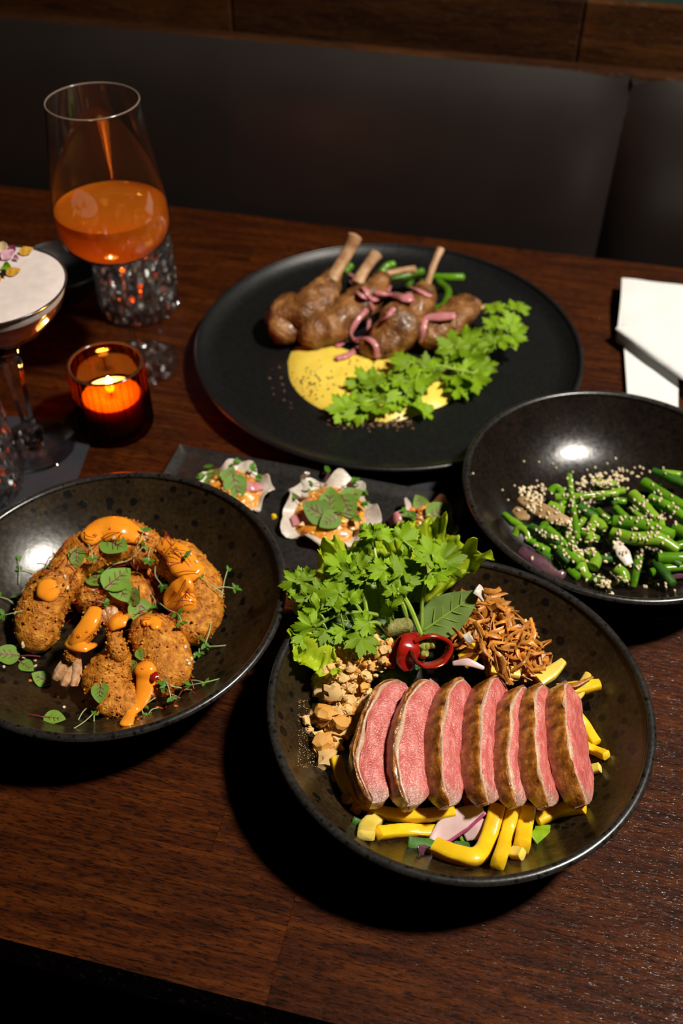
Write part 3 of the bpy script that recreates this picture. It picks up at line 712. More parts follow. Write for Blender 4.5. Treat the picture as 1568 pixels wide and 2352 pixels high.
DUCK = [ # left edge at mid height, top end, bottom end (photo px), lean, thickness, height
    ((800, 1712), (893, 1548), (829, 1828), 76, .0115, .0300, 'leftmost duck slice lying flattest with its broad pink face up'),
    ((880, 1716), (968, 1552), (918, 1842), 67, .0125, .0285, 'second duck slice from the left with pale fat strip'),
    ((966, 1712), (1036, 1546), (1000, 1836), 52, .0135, .0260, 'third duck slice from the left with golden skin'),
    ((1055, 1694), (1108, 1541), (1080, 1830), 50, .0130, .0255, 'middle duck slice of the seven with browned skin'),
    ((1126, 1696), (1168, 1560), (1146, 1832), 49, .0115, .0250, 'fifth duck slice from the left with ragged fatty end'),
    ((1183, 1700), (1214, 1558), (1224, 1838), 45, .0115, .0250, 'sixth duck slice from the left with darkest seared skin'),
    ((1254, 1702), (1266, 1557), (1304, 1836), 46, .0125, .0245, 'rightmost duck slice with rosy face towards the mango')]
for k, (le, tp, bt, b, t, w, lab) in enumerate(DUCK):
    zc = .046; b = radians(b)
    top = P(*tp, zc); bot = P(*bt, zc); u = (bot - top); L = u.length * 1.02; u.normalize()
    side = Vector((-u.y, u.x, 0)); side = side if side.x > 0 else -side
    n = side * cos(b) + ZZ * sin(b); v = -side * sin(b) + ZZ * cos(b)
    lm = P(*le, zc); ctr = lm + side * (t / 2 * cos(b) + w / 2 * sin(b)); mid = (top + bot) / 2
    ctr = ctr + u * ((mid - ctr).dot(u)); ctr.z = .028 + w / 2 * cos(b) + t / 2 * sin(b) + (.002 if k < 2 else 0)
    fr = Matrix(((n.x, u.x, v.x, ctr.x), (n.y, u.y, v.y, ctr.y), (n.z, u.z, v.z, ctr.z), (0, 0, 0, 1)))
    h = lambda s: max(1e-4, (1 - abs(s) ** 3.6)) ** .55
    bow = lambda s: -.0035 * s * s
    hi3 = lambda s: w / 2 * h(s) * (1 + .04 * sin(s * 5 + k)) + bow(s)
    ts = lambda s: .0019 + .0005 * sin(s * 9 + k * 2); tf = lambda s: (.0027 + .0007 * sin(s * 6 + k)) * (1 - .35 * s * s)
    hi2 = lambda s: max(hi3(s) - ts(s), -w / 2 * .85 * h(s) + bow(s) + .0008); hi1 = lambda s: max(hi2(s) - tf(s), -w / 2 * .85 * h(s) + bow(s) + .0004)
    lo = lambda s: -w / 2 * .88 * h(s) + bow(s) * .4 + .0007 * sin(s * 11 + k * 3)
    obj = thing('duck_slice', lab, 'duck slice', ctr - ZZ * (w / 2 * cos(b) + t / 2 * sin(b)), 'fanned slices of pink duck breast')
    def edgef(s, z): 
        a, c = lo(s), hi1(s); m = (z - a) / max(c - a, 1e-5); return max(abs(s) ** (1.7 if s > 0 else 2.4) * (1.1 if s > 0 else .9), (1 - m) ** 3 * .9, .2 * m)
    V, F, A = slab(fr, L, lo, lambda s: max(hi1(s), lo(s) + .0003), t, 30, 12, k * 3.1, .0006, edgef); mk('meat', V, F, M_MEAT, obj, reg='frontfood', attr={'edge': A}, ang=45)
    V, F, A = slab(fr, L * .985, lambda s: hi1(s) - .0001, lambda s: max(hi2(s), hi1(s) + .0002), t * 1.01, 30, 4, k * 3.1 + 9, .0005); mk('fat', V, F, M_FAT, obj, reg='frontfood')
    V, F, A = slab(fr, L * .995, lambda s: hi2(s) - .0001, lambda s: max(hi3(s), hi2(s) + .0003), t * 1.03, 34, 4, k * 3.1 + 5, .0008); mk('skin', V, F, M_SKIN, obj, reg='frontfood')
# mango strips: paths in zoom-1 pixels with heights
def strip(name, pix, Z, w, h, mat, label, cat, group=None, sq=4.5, reg='frontfood', m=20, nza=.0003, up=(0, 0, 1), cap=.35):
    hh = lerpl(h, .5); pts = [PS(*Z(x, y), z, hh * 1.05, 'front') for x, y, z in pix]
    V, F = tube(pts, w, h, m=m, n=14, sq=sq, cap=cap, up=up, nz=lambda p: nza * fbm(p, 180, 2))
    return tag(mk(name, V, F, mat, reg=reg, ang=40), label, cat, group)
G = 'mango strips in the duck salad'
MG = [
    ([(285, 600, .030), (315, 700, .026), (375, 775, .024), (480, 815, .024), (610, 822, .025), (740, 808, .026)], .0033, .0030, M_MANGO, 'longest mango strip curving below the leftmost duck slice'),
    ([(440, 840, .018), (400, 880, .016), (392, 918, .014)], .0045, .0026, M_MANGO2, 'pale stubby mango wedge at the lower left of the salad'),
    ([(435, 912, .014), (540, 900, .016), (665, 885, .019)], .0034, .0030, M_MANGO, 'straight mango strip left of the red onion slice'),
    ([(662, 975, .013), (745, 1008, .013), (825, 1015, .015), (868, 950, .020), (905, 785, .027)], .0044, .0042, M_MANGO, 'hooked mango strip bent like a letter J nearest the viewer'),
    ([(912, 1035, .013), (940, 930, .019), (965, 790, .026)], .0037, .0040, M_MANGO, 'second of three upright mango strips at the bowl front'),
    ([(1002, 970, .017), (1012, 890, .021), (1022, 785, .027)], .0043, .0040, M_MANGO, 'right of three upright mango strips at the bowl front'),
    ([(965, 985, .013), (1005, 990, .013)], .0030, .0026, M_MANGO2, 'small pale mango chip under the upright strips'),
    ([(1058, 838, .022), (1150, 822, .021), (1248, 805, .020)], .0036, .0032, M_MANGO, 'tapered mango strip pointing right at the bowl front'),
    ([(1060, 305, .036), (1110, 275, .037), (1158, 232, .040)], [.0045, .0042, .0022], .0022, M_MANGO2, 'pale pointed mango slice rising right of the fried shallots'),
    ([(1135, 345, .034), (1210, 335, .034), (1296, 320, .036)], [.0040, .0042, .0030], .0026, M_MANGO, 'broad mango strip lying behind the rightmost duck slice'),
    ([(1170, 400, .030), (1215, 350, .033), (1252, 278, .040)], [.0035, .0036, .0020], .0024, M_MANGO2, 'upward slanting mango strip topped with a shallot curl'),
    ([(1190, 415, .030), (1240, 480, .027), (1290, 556, .027)], .0030, .0026, M_MANGO, 'mango strip slanting down the right side of the bowl'),
    ([(1225, 550, .026), (1280, 575, .026), (1330, 602, .027)], .0026, .0024, M_MANGO, 'short mango strip reaching furthest right in the bowl'),
    ([(1235, 655, .024), (1305, 650, .025)], .0027, .0024, M_MANGO2, 'stub of mango beside the right end of the duck'),
    ([(770, 232, .042), (800, 210, .045), (822, 168, .052)], [.0052, .0045, .0022], .0024, M_MANGO, 'mango wedge standing between red chili and fried shallots'),
    ([(880, 262, .042), (930, 270, .042), (985, 280, .040)], .0034, .0026, M_MANGO2, 'pale mango piece tucked under the fried shallots')]
for pix, w, h, mat, lab in MG: strip('mango_strip', pix, Z1, w, h, mat, lab, 'mango strip', G)
for k in range(9):
    x = 470 + k * 85; strip('mango_strip', [(x, 420 + 30 * (k % 3), .022), (x + 50, 540, .023), (x + 30 - 40 * (k % 2), 700, .021)], Z1, .0040, .0035, M_MANGO, 'mango strip hidden beneath the row of duck slices', 'mango strip', 'mango strips under the duck')
# bed of leaves under the duck
def lettuce(label, base, tip, z0, z1, spread, ruf, mat, name='lettuce_leaf', Z=Z9, seed=1., nu=30, nv=120, cat='lettuce', freq=13, lean=.0, reg='frontfood', cup=0.):
    b = P(*Z(*base), z0); t = P(*Z(*tip), z1); d = t - b; L = d.length; d.normalize(); up = Vector((0, -.35, .94)); up = (up - d * up.dot(d)).normalized(); s = d.cross(up)
    def fn(u, v):
        x = 2 * v - 1; w = spread * (.10 + .90 * u ** .85); a = x * .95
        rad = L * u * (1 - .42 * abs(x) ** 2.2 * u) * (1 + (.06 * sin(freq * .6 * x + seed) + .012 * sin(70 * x + seed) + .008 * sin(113 * x)) * u ** 4)
        p = b + d * rad * cos(a * .55) + s * (w * x) + (d * noise.noise((x * 9, u * 4, seed)) + s * noise.noise((x * 9, u * 4, seed + 5))) * ruf * .8 * u ** 3
        e = max(u, abs(x) ** 1.5 * .97); r = ruf * (2.2 * u ** 2 * noise.noise((x * 2.2 + seed, u * 1.5, seed)) + 2.4 * e ** 4 * noise.noise((x * 6.5, u * 4. + seed, seed)) + 1.7 * e ** 6 * noise.noise((x * 14, u * 9, seed * 2)))
        return p + up * (r + .0035 * sin(u * 7 + seed) * u + lean * u * u + cup * x * x) + d * (.3 * r)
    V, F = sheet(fn, nu, nv, .0005); o = mk(name, V, F, mat, reg=reg, ang=75); return tag(o, label, cat)
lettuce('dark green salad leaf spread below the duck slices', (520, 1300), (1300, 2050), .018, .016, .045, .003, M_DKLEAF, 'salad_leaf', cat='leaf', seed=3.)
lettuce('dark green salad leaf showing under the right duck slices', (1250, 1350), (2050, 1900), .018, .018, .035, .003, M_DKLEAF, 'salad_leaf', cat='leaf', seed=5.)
lettuce('light green frilly lettuce leaf fanning out behind the basil', (1075, 640), (1150, 60), .040, .074, .040, .0058, M_LETT, seed=1.3)
lettuce('light green frilly lettuce leaf at the upper left of the herbs', (760, 760), (430, 240), .040, .068, .040, .0055, M_LETT, seed=2.2)
lettuce('light green frilly lettuce leaf standing at the top of the herbs', (960, 560), (905, 80), .045, .074, .024, .0045, M_LETT, seed=4.4)
lettuce('small frilly lettuce tip left of the peanuts', (430, 880), (225, 1090), .052, .047, .022, .0035, M_LETT, seed=6.1, nv=40)
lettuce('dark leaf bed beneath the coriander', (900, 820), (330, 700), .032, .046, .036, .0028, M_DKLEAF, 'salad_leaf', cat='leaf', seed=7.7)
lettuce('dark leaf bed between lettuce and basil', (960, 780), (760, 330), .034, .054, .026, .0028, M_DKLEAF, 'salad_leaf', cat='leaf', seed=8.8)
lettuce('dark salad leaf added between peanuts, chili and duck', (1120, 1010), (760, 1120), .038, .034, .020, .002, M_DKLEAF, 'salad_leaf', cat='leaf', seed=9.9, nv=40)  # added leaf, covers the bright lamp highlight on the bowl glaze here
# basil
def basil(label, base, tip, z0, z1, width, bend, mat=None, Z=Z9, nrm=(0, -.5, .86)):
    b = P(*Z(*base), z0); t = P(*Z(*tip), z1); d = t - b; L = d.length; fr = frame(b, d, nrm)
    V, F = ovalleaf(L, width, bend * L, .25, .0006, 18, 12, .03); V = [fr @ v for v in V]
    o = thing('basil_leaf', label, 'basil', b); mk('blade', V, F, mat or M_BASIL, o, reg='frontfood', ang=70)
    parts = [tube([fr @ Vector((0, 0, .0006)), fr @ Vector((0, L * .5, .0006 - bend * L * .25)), fr @ Vector((0, L * .93, .0006 - bend * L * .86))], [.0008, .0003], m=10, n=6)]
    for s in (-1, 1):
        for y in (.2, .36, .52, .68):
            y2 = y + .16; w = width * .62; parts.append(tube([fr @ Vector((0, L * y, .0005 - bend * L * y * y)), fr @ Vector((s * w * (1 - .5 * abs(y - .45)), L * y2, .0010 - bend * L * y2 * y2 + .25 * .62 ** 1.6 * width * .5))], [.0004, .00015], m=4, n=5))
    V, F = merge(*parts); mk('vein', V, F, M_STEM, o)
basil('broad grey-green basil leaf leaning against the fried shallots', (1095, 850), (1500, 565), .040, .062, .0135, .05)
basil('upright basil leaf with pale midrib amid the lettuce', (1000, 640), (1095, 285), .050, .076, .0085, .05)
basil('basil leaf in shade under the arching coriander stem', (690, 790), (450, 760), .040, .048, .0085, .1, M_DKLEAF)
# coriander sprigs
SP = [
    ('coriander sprig on a long arching stem at the left of the herbs', [(870, 765, .046), (740, 722, .056), (560, 712, .062), (440, 745, .061), (330, 815, .057)], [(240, 815, .058, 175, 185), (290, 690, .062, 205, 190), (215, 900, .052, 150, 150), (390, 880, .055, 115, 150), (510, 880, .054, 120, 160), (330, 920, .05, 110, 130)]),
    ('coriander sprig with star shaped leaves left of centre', [(800, 870, .042), (690, 760, .054), (610, 645, .064), (520, 600, .068)], [(420, 570, .070, 185, 215), (315, 555, .068, 195, 165), (240, 615, .064, 175, 160), (575, 580, .070, 280, 160), (480, 670, .066, 105, 140)]),
    ('coriander sprig whose leaf hangs over the peanuts', [(880, 905, .040), (780, 790, .052), (700, 800, .054), (650, 870, .055)], [(655, 800, .058, 165, 150), (660, 950, .055, 95, 200)]),
    ('coriander sprig drooping over the left bowl edge', [(430, 500, .064), (330, 480, .066), (230, 480, .064)], [(150, 510, .062, 165, 190), (235, 445, .066, 210, 130), (180, 590, .058, 150, 120)]),
    ('coriander sprig with the broad leaf at upper left', [(700, 730, .054), (665, 560, .066), (590, 430, .072), (540, 400, .074)], [(520, 330, .076, 250, 220), (540, 450, .074, 175, 175), (640, 320, .078, 285, 150), (640, 460, .074, 235, 140), (590, 540, .07, 200, 130)]),
    ('tall coriander sprig rising to the top of the herbs', [(830, 590, .062), (790, 440, .072), (760, 310, .080), (745, 200, .084)], [(690, 165, .085, 215, 170), (775, 110, .088, 285, 200), (765, 395, .080, 190, 170), (730, 475, .076, 120, 130), (815, 470, .075, 80, 130)]),
    ('coriander sprig on a thick pale stem by the red chili', [(1000, 800, .044), (965, 680, .056), (930, 560, .064), (905, 500, .068)], [(905, 495, .070, 250, 180), (830, 655, .062, 225, 190), (965, 380, .074, 285, 230)]),
    ('coriander sprig spreading to the right of the lettuce', [(1090, 830, .042), (1095, 640, .056), (1130, 480, .068), (1190, 390, .074)], [(1195, 235, .080, 300, 220), (1310, 320, .076, 350, 240), (1225, 470, .072, 50, 210), (1010, 160, .084, 330, 190), (1120, 300, .08, 260, 170)]),
    ('thick pale coriander stem leaning on the basil leaf', [(1085, 865, .042), (1010, 680, .056), (935, 555, .066)], [(880, 560, .068, 200, 130)])]
for lab, st, lv in SP: sprig(lab, st, lv, 'coriander sprigs on the duck salad', Z=Z9, r=.0013 if 'thick' in lab else .0010)
# green chunk with crumbs
b = P(*Z9(925, 820), .050); V, F = tube([b + Vector((-.0062, 0, -.001)), b + Vector((.0062, .001, .001))], .0048, .0042, m=6, n=16, sq=2.6, nz=lambda p: .0006 * fbm(p, 300, 2)); tag(mk('herb_chunk', V, F, food('crusted_green', (.10, .16, .02), (.38, .30, .10), .6, 350, .7, .001), reg='frontfood'), 'crumb crusted green chunk behind the red chili', 'herb')
# chili
def chili():
    c = P(*Z9(1150, 985), .052); t = thing('chili_slice', 'curled slice of glossy red chili beside the peanuts', 'chili', c - ZZ * .016)
    ax = Vector((.25, -.75, .62)).normalized(); e1 = (Vector((1, 0, 0)) - ax * ax.x).normalized(); e2 = ax.cross(e1)
    # ring open at the top left
    pts = []
    for i in range(13):
        a = radians(168 + 330 * i / 12); pts.append(c + e1 * (.0122 + .0010 * sin(a * 3)) * cos(a) + e2 * .0086 * sin(a))
    V, F = tube(pts, [.0012] * 2 + [.0014] * 6 + [.0012] * 2, [.0072, .0080, .0074, .0058, .0046, .0034, .0030, .0034, .0030, .0022], m=40, n=12, sq=3, up=ax, cap=.4); mk('ring', V, F, M_CHILI, t)
    pts = [P(*Z9(1010, 885), .058), P(*Z9(1000, 980), .056), P(*Z9(985, 1060), .050), P(*Z9(1000, 1120), .046)]
    V, F = tube(pts, [.0050, .0066, .0062, .0034], .0017, m=16, n=12, sq=3, up=(.2, -.6, .75)); mk('outer_skin', V, F, M_CHILI, t)
    parts = []
    for k in range(5):
        p = c + e1 * RS.uniform(-.005, .003) + e2 * RS.uniform(-.005, .004) - ax * .003; parts.append(blob(p, (.0026, .002, .0034), 2, .3, 2, k))
    V, F = merge(*parts); mk('core', V, F, M_CHILIFLESH, t, label='pale green core with seeds')
    pts = [P(*Z9(1060, 872), .057), P(*Z9(960, 900), .055), P(*Z9(900, 990), .049), P(*Z9(850, 1100), .044)]
    V, F = tube(pts, [.0016, .0026, .0034, .0040], [.0022, .0020, .0018, .0012], m=20, n=10, sq=3, up=(.2, -.4, .85)); tag(mk('chili_slice', V, F, M_CHILI), 'thin strip of red chili curving onto the peanuts', 'chili')
chili()
# onion pieces
def onion(label, pix, Z, w, th=.0011, edge=True, up=(0, -.5, .86), mat=None, emat=None, name='onion_slice'):
    pts = [PS(*Z(x, y), z, .002, 'front') for x, y, z in pix]; o = thing(name, label, 'onion', min(pts, key=lambda p: p.z))
    V, F = tube(pts, w, th, m=18, n=12, sq=3, up=up); mk('flesh', V, F, mat or M_ONION, o, reg='frontfood')
    C = catmull(pts, 18); T0 = (C[-1] - C[0]).normalized(); s = T0.cross(Vector(up)).normalized()
    if edge:
        E_ = [c + s * lerpl(w, i / 18) * .92 + Vector(up) * .0003 for i, c in enumerate(C)]
        V, F = tube(E_, .0010, th * 1.05, m=18, n=8, up=up); mk('purple_edge', V, F, emat or M_ONIONEDGE, o)
onion('red onion slice with purple rim among the front mango strips', [(650, 935, .019), (700, 885, .022), (770, 835, .026), (845, 795, .029)], Z1, [.0025, .0058, .0062, .0030])
onion('pale onion arc peeking above the middle duck slices', [(735, 240, .050), (790, 236, .053), (850, 258, .051)], Z1, [.0014, .0024, .0012], edge=False)
onion('sliver of red onion in the herbs under the duck', [(775, 770, .025), (835, 760, .027)], Z1, .0034, edge=False, mat=M_PICKLE)
onion('translucent onion piece beside the hooked mango strip', [(780, 900, .019), (830, 880, .022), (862, 850, .024)], Z1, [.003, .0045, .003], edge=False)
def herbbit(label, pix, Z, w, mat=None, group='chopped herbs in the duck salad', th=.0004):
    pts = [PS(*Z(x, y), z, .0015, 'front') for x, y, z in pix]; V, F = tube(pts, w, th, m=10, n=8, sq=3, up=(.1, -.5, .86), twist=.8); tag(mk('herb_strip', V, F, mat or M_DKLEAF, reg='frontfood', ang=60), label, 'herb', group)
for pix, w, mat, lab in [
    ([(345, 848, .018), (400, 868, .018), (470, 850, .021), (545, 836, .023)], .0018, M_DKLEAF, 'dark green herb strip across the pale mango wedge'),
    ([(470, 872, .020), (530, 862, .022), (585, 858, .022)], .0016, M_BEANLT, 'bright spring onion shred by the long mango strip'),
    ([(1050, 930, .018), (1075, 900, .019), (1082, 870, .021)], .0040, M_CORI, 'square cut green leaf right of the upright mango strips'),
    ([(560, 940, .013), (620, 945, .014), (720, 940, .015)], .0036, M_DKLEAF, 'wet dark leaf under the red onion slice'),
    ([(760, 920, .015), (800, 900, .018), (850, 895, .019)], .0028, M_CORI, 'green leaf scrap between onion and hooked mango'),
    ([(730, 775, .026), (765, 770, .027)], .0028, M_CORI, 'small leaf under the third duck slice'),
    ([(400, 770, .020), (470, 770, .022)], .0030, M_DKLEAF, 'dark leaf scrap under the leftmost duck slice'),
    ([(1120, 800, .021), (1180, 780, .023)], .0028, M_DKLEAF, 'dark leaf scrap under the rightmost duck slice'),
    ([(250, 350, .022), (238, 400, .020)], .0028, M_CORI, 'leaf scrap below the lettuce tip by the peanuts'),
    ([(600, 1000 - 30, .013), (640, 960, .013)], .0030, M_PURPLE, 'dark onion scrap at the tip of the hooked mango'),
    ([(740, 960, .014), (800, 955, .015)], .0036, M_DKLEAF, 'leaf scrap inside the bend of the hooked mango'),
    ([(820, 915, .019), (838, 900, .020)], .0016, M_CHILI, 'tiny red chili scrap inside the bend of the hooked mango')]: herbbit(lab, pix, Z1, w, mat)
# peanuts
def inpoly(x, y, poly):
    c = False; j = len(poly) - 1
    for i in range(len(poly)):
        (xi, yi), (xj, yj) = poly[i], poly[j]
        if (yi > y) != (yj > y) and x < (xj - xi) * (y - yi) / (yj - yi) + xi: c = not c
        j = i
    return c
PN = [(410, 130), (490, 130), (520, 180), (475, 270), (420, 300), (380, 370), (345, 460), (330, 545), (290, 600), (250, 640), (190, 575), (175, 450), (240, 400), (250, 330), (230, 260), (240, 195), (330, 170)]
PX = [m for m in range(8)]
PEA = [[mdata('peanut_piece', *blob((0, 0, 0), (1, .78 + .1 * (k % 3), .62), 2, .34, 1.5, k + .5 * q), mat, ang=28) for k in range(6)] for q, mat in enumerate((M_PEANUT, M_PEANUT_ROAST))]
RS.seed(11); cnt = 0; LPN = 'tan chopped peanut piece in the heap beside the coriander'
def heapz(x, y): return .047 - .023 * max(0, min(1, (y - 180) / 420)) 
def peanut(x, y, z, s, roast, lab=LPN, grp='chopped peanuts on the duck salad'):
    p = PS(*Z1(x, y), z, s * .5, 'front'); q = Matrix.Translation(p) @ Matrix.Rotation(RS.uniform(0, 6.28), 4, 'Z') @ Matrix.Rotation(RS.uniform(-.7, .7), 4, 'X') @ Matrix.Scale(s, 4)
    o = inst('peanut_piece', RS.choice(PEA[1 if roast else 0]), q); tag(o, lab, 'peanut', grp)
while cnt < 170:
    x, y = RS.uniform(170, 525), RS.uniform(125, 645)
    if not inpoly(x, y, PN): continue
    peanut(x, y, heapz(x, y) + RS.uniform(-.004, .003), RS.uniform(.0016, .0036) * (1.25 if y > 380 else 1), RS.random() < (.45 if y > 400 else .15)); cnt += 1
for x, y, s, r, lab in [(250, 610, .0062, 0, 'large pale peanut half at the bottom of the heap'), (235, 540, .0058, 1, 'roasted peanut half standing at the lower left of the heap'), (275, 355, .0066, 0, 'biggest pale peanut half in the middle of the heap'), (245, 430, .0062, 1, 'rounded roasted peanut half at the left of the heap'), (310, 460, .0048, 1, 'roasted peanut half against the leftmost duck slice'), (278, 685, .0026, 1, 'loose peanut crumb on the bowl wall below the heap'), (320, 770, .0040, 1, 'loose roasted peanut piece beside the long mango strip'), (355, 805, .0030, 1, 'loose peanut crumb under the long mango strip')]:
    peanut(x, y, max(.016, heapz(x, y) + (.004 if y < 650 else -.008)), s, r, lab, 'chopped peanuts on the duck salad')
# fine crumbs of the heap: a mass nobody could count
parts = []
for k in range(900):
    x, y = RS.gauss(330, 110), RS.gauss(370, 150)
    if k < 560:
        if not inpoly(x, y, PN): continue
        z = heapz(x, y) + RS.uniform(-.003, .0012); p = P(*Z1(x, y), z); s = RS.uniform(.0005, .0011)
    else:
        x, y = RS.uniform(140, 230), RS.uniform(380, 640); p, _ = hit(*Z1(x, y), 'front'); s = RS.uniform(.00012, .00028); p = p + ZZ * s
    parts.append(blob(p, (s, s * .8, s * .7), 1, .3, 2, k))
for q in range(34):  # crumbly body under the pieces
    x, y = RS.uniform(230, 460), RS.uniform(180, 560)
    if inpoly(x, y, PN): z = heapz(x, y) - .009; parts.append(blob(P(*Z1(x, y), z), (.009, .009, .008), 3, .2, 3, q))
V, F = merge(*parts); tag(mk('peanut_crumbs', V, F, M_CRUMB, ang=30), 'fine pale peanut crumbs filling the chopped peanut heap', 'crumbs', kind='stuff')
# fried shallots
SHP = [(940, 600), (965, 470), (1050, 450), (1170, 455), (1300, 600), (1440, 790), (1400, 885), (1200, 885), (1090, 760), (940, 745)]
RS.seed(21); cnt = 0
while cnt < 210:
    x, y = RS.uniform(930, 1445), RS.uniform(450, 890)
    if not inpoly(x, y, SHP): continue
    dx, dy = (x - 1160) / 230, (y - 690) / 200; z = .054 - .013 * min(1.3, dx * dx + dy * dy) - (.0 if cnt > 90 else .006) + RS.uniform(-.002, .002)
    p = P(*Z2(x, y), z); a = RS.uniform(0, 2 * pi); l = RS.uniform(.004, .0105); d = Vector((cos(a), sin(a), RS.uniform(-.5, .5))) * l
    bendv = Vector((RS.uniform(-1, 1), RS.uniform(-1, 1), RS.uniform(.1, 1))) * l * .45
    V, F = tube([p - d, p + bendv, p + d], [RS.uniform(.0006, .0012), RS.uniform(.0010, .0020), RS.uniform(.0005, .0010)], .00030, m=9, n=8, sq=5, up=(RS.uniform(-1, 1), RS.uniform(-1, .3), .8), twist=RS.uniform(-2.2, 2.2), cap=.3)
    tag(mk('shallot_crisp', V, F, M_SHALLOT, ang=60), 'crisp brown fried shallot shred in the heap beside the basil', 'shallot', 'fried shallots on the duck salad'); cnt += 1
parts = [blob(P(*Z2(x, y), z), (.012, .010, .008), 3, .3, 3, k) for k, (x, y, z) in enumerate([(1060, 640, .038), (1150, 560, .040), (1180, 700, .040), (1280, 760, .034), (1330, 830, .030), (1200, 830, .034)])]
V, F = merge(*parts); tag(mk('shallot_crumbs', V, F, M_SHALLOT, ang=30), 'matted fried shallot shreds at the core of the brown heap', 'shallot', kind='stuff')
for pix, w, mat, lab in [([(1060, 430, .066), (1085, 450, .064), (1100, 475, .060)], .0034, M_CRACKER, 'pale shallot chip standing on top of the fried heap'), ([(1100, 440, .066), (1150, 445, .067), (1185, 432, .068)], .0018, M_SHALLOT, 'thin browned shallot shred reaching right from the top of the heap'), ([(1005, 695, .055), (1035, 675, .057)], .0034, M_CRACKER, 'white crisp fragment on the left of the fried heap')]:
    pts = [P(*Z2(x, y), z) for x, y, z in pix]; V, F = tube(pts, w, .0006, m=8, n=10, sq=3, up=(.2, -.6, .8), twist=.7, nz=lambda p: .0005 * fbm(p, 250)); tag(mk('shallot_crisp', V, F, mat, ang=60), lab, 'shallot', 'fried shallots on the duck salad')
strip('shallot_crisp', [(1150, 318, .040), (1200, 322, .0415), (1270, 292, .042)], Z1, [.0012, .0016, .0006], .0006, M_SHALLOT, 'loose shallot shred lying on the mango at the far right', 'shallot', 'fried shallots on the duck salad')
# ------------------------------------------------------------------ breaded prawns in the left bowl
def lump(path, Z, rw, rh, mat, parent, name, reg, amp=.0016, m=44, n=34, cap=.9, up=(0, 0, 1), f1=75, f2=480, seed=0., crumbs=420):
    pts = [P(*Z(x, y), z) for x, y, z in path]; o = Vector((seed, 0, 0))
    nz = lambda p: amp * (1.3 * noise.noise((p + o) * f1) + .75 * noise.noise(p * f2) + .35 * noise.noise(p * f2 * 2.3))
    V, F = tube(pts, rw, rh, m=m, n=n, cap=cap, up=up, nz=nz); rr = random.Random(int(seed * 9 + m)); parts = [(V, F)]
    for k in range(crumbs):
        p = V[rr.randrange(n, len(V) - n - 2)]; s = rr.uniform(.0004, .0010); parts.append(blob(p + Vector((rr.uniform(-s, s), rr.uniform(-s, s), rr.uniform(-s, s))), (s, s * rr.uniform(.6, 1.2), s * .8), 1, .4, 2, k))
    V, F = merge(*parts); return mk(name, V, F, mat, parent, reg=reg, ang=50)
def fin(a, b, w, th, parent, seed):
    d = (b - a); L = d.length; fr = frame(a, d, (0, -.5, .86))
    for k, sp in enumerate((-.42, -.12, .2)):
        M = fr @ Matrix.Rotation(-sp, 4, 'Z'); V, F = sheet(lambda u, v: (w * (.25 + .75 * sin(pi * min(1, u * .75 + .12))) * (v - .5), L * u * (1 - .15 * abs(sp)), .0009 * sin(u * 6 + seed + k) + .0012 * cos((v - .5) * 5)), 10, 6, th)
        V = [M @ (v + Vector((0, 0, .0006 * noise.noise(v * 700)))) for v in V]; mk('tail_fin', V, F, M_TAIL, parent, ang=60)
def prawn(label, path, rw, rh, seed, tail=None, loc=None):
    pts = [P(*Z3(x, y), z) for x, y, z in path]; c = sum(pts, Vector()) / len(pts); c.z = .012
    t = thing('breaded_prawn', label, 'prawn', c, 'breaded prawns under orange sauce')
    lump(path, Z3, rw, rh, M_BREAD, t, 'breading', 'leftfood', seed=seed)
    if tail:
        lump(tail, Z3, [.0055, .0048, .0036], [.0050, .0044, .0032], M_BREAD, t, 'tail_breading', 'leftfood', amp=.0010, m=20, n=18, seed=seed, crumbs=160)
    return t
p1 = prawn('breaded prawn at the left of the pile with a tail pointing to the viewer', [(195, 730, .022), (215, 600, .028), (300, 450, .036), (400, 350, .040)], [.0125, .0160, .0150, .0110], [.0105, .0135, .0130, .0110], 1., [(520, 590, .050), (470, 700, .046), (385, 835, .038)])
fin(P(*Z3(415, 800), .040), P(*Z3(325, 975), .026), .0075, .0008, p1, 1)
prawn('breaded prawn across the top of the pile covered in sauce', [(330, 380, .040), (480, 260, .044), (660, 205, .045), (830, 250, .040)], [.0120, .0150, .0150, .0115], [.0120, .0140, .0140, .0110], 2.)
prawn('breaded prawn curling down the right of the pile', [(860, 270, .038), (1000, 330, .040), (1075, 460, .036), (1070, 600, .029), (985, 690, .026)], [.0110, .0145, .0165, .0165, .0125], [.0110, .0130, .0130, .0120, .0100], 3.)
prawn('flat breaded prawn in the right foreground of the pile', [(800, 660, .032), (880, 770, .028), (890, 900, .024), (840, 1010, .018)], [.0130, .0165, .0160, .0105], [.0095, .0110, .0100, .0075], 4.)
p5 = prawn('breaded prawn nearest the viewer with an upright tail', [(650, 840, .030), (590, 930, .026), (630, 1040, .020), (740, 1090, .017)], [.0090, .0145, .0145, .0105], [.0090, .0110, .0100, .0075], 5., [(655, 820, .038), (625, 730, .044), (610, 640, .050)])
fin(P(*Z3(612, 650), .050), P(*Z3(600, 560), .052), .006, .0008, p5, 2)
lump([(560, 480, .022), (700, 470, .022), (820, 520, .02)], Z3, .016, .012, M_BREAD, prawn('breaded prawn mostly hidden at the centre of the pile', [(480, 520, .022), (600, 480, .026), (760, 470, .026)], .012, .011, 6.), 'breading', 'leftfood')
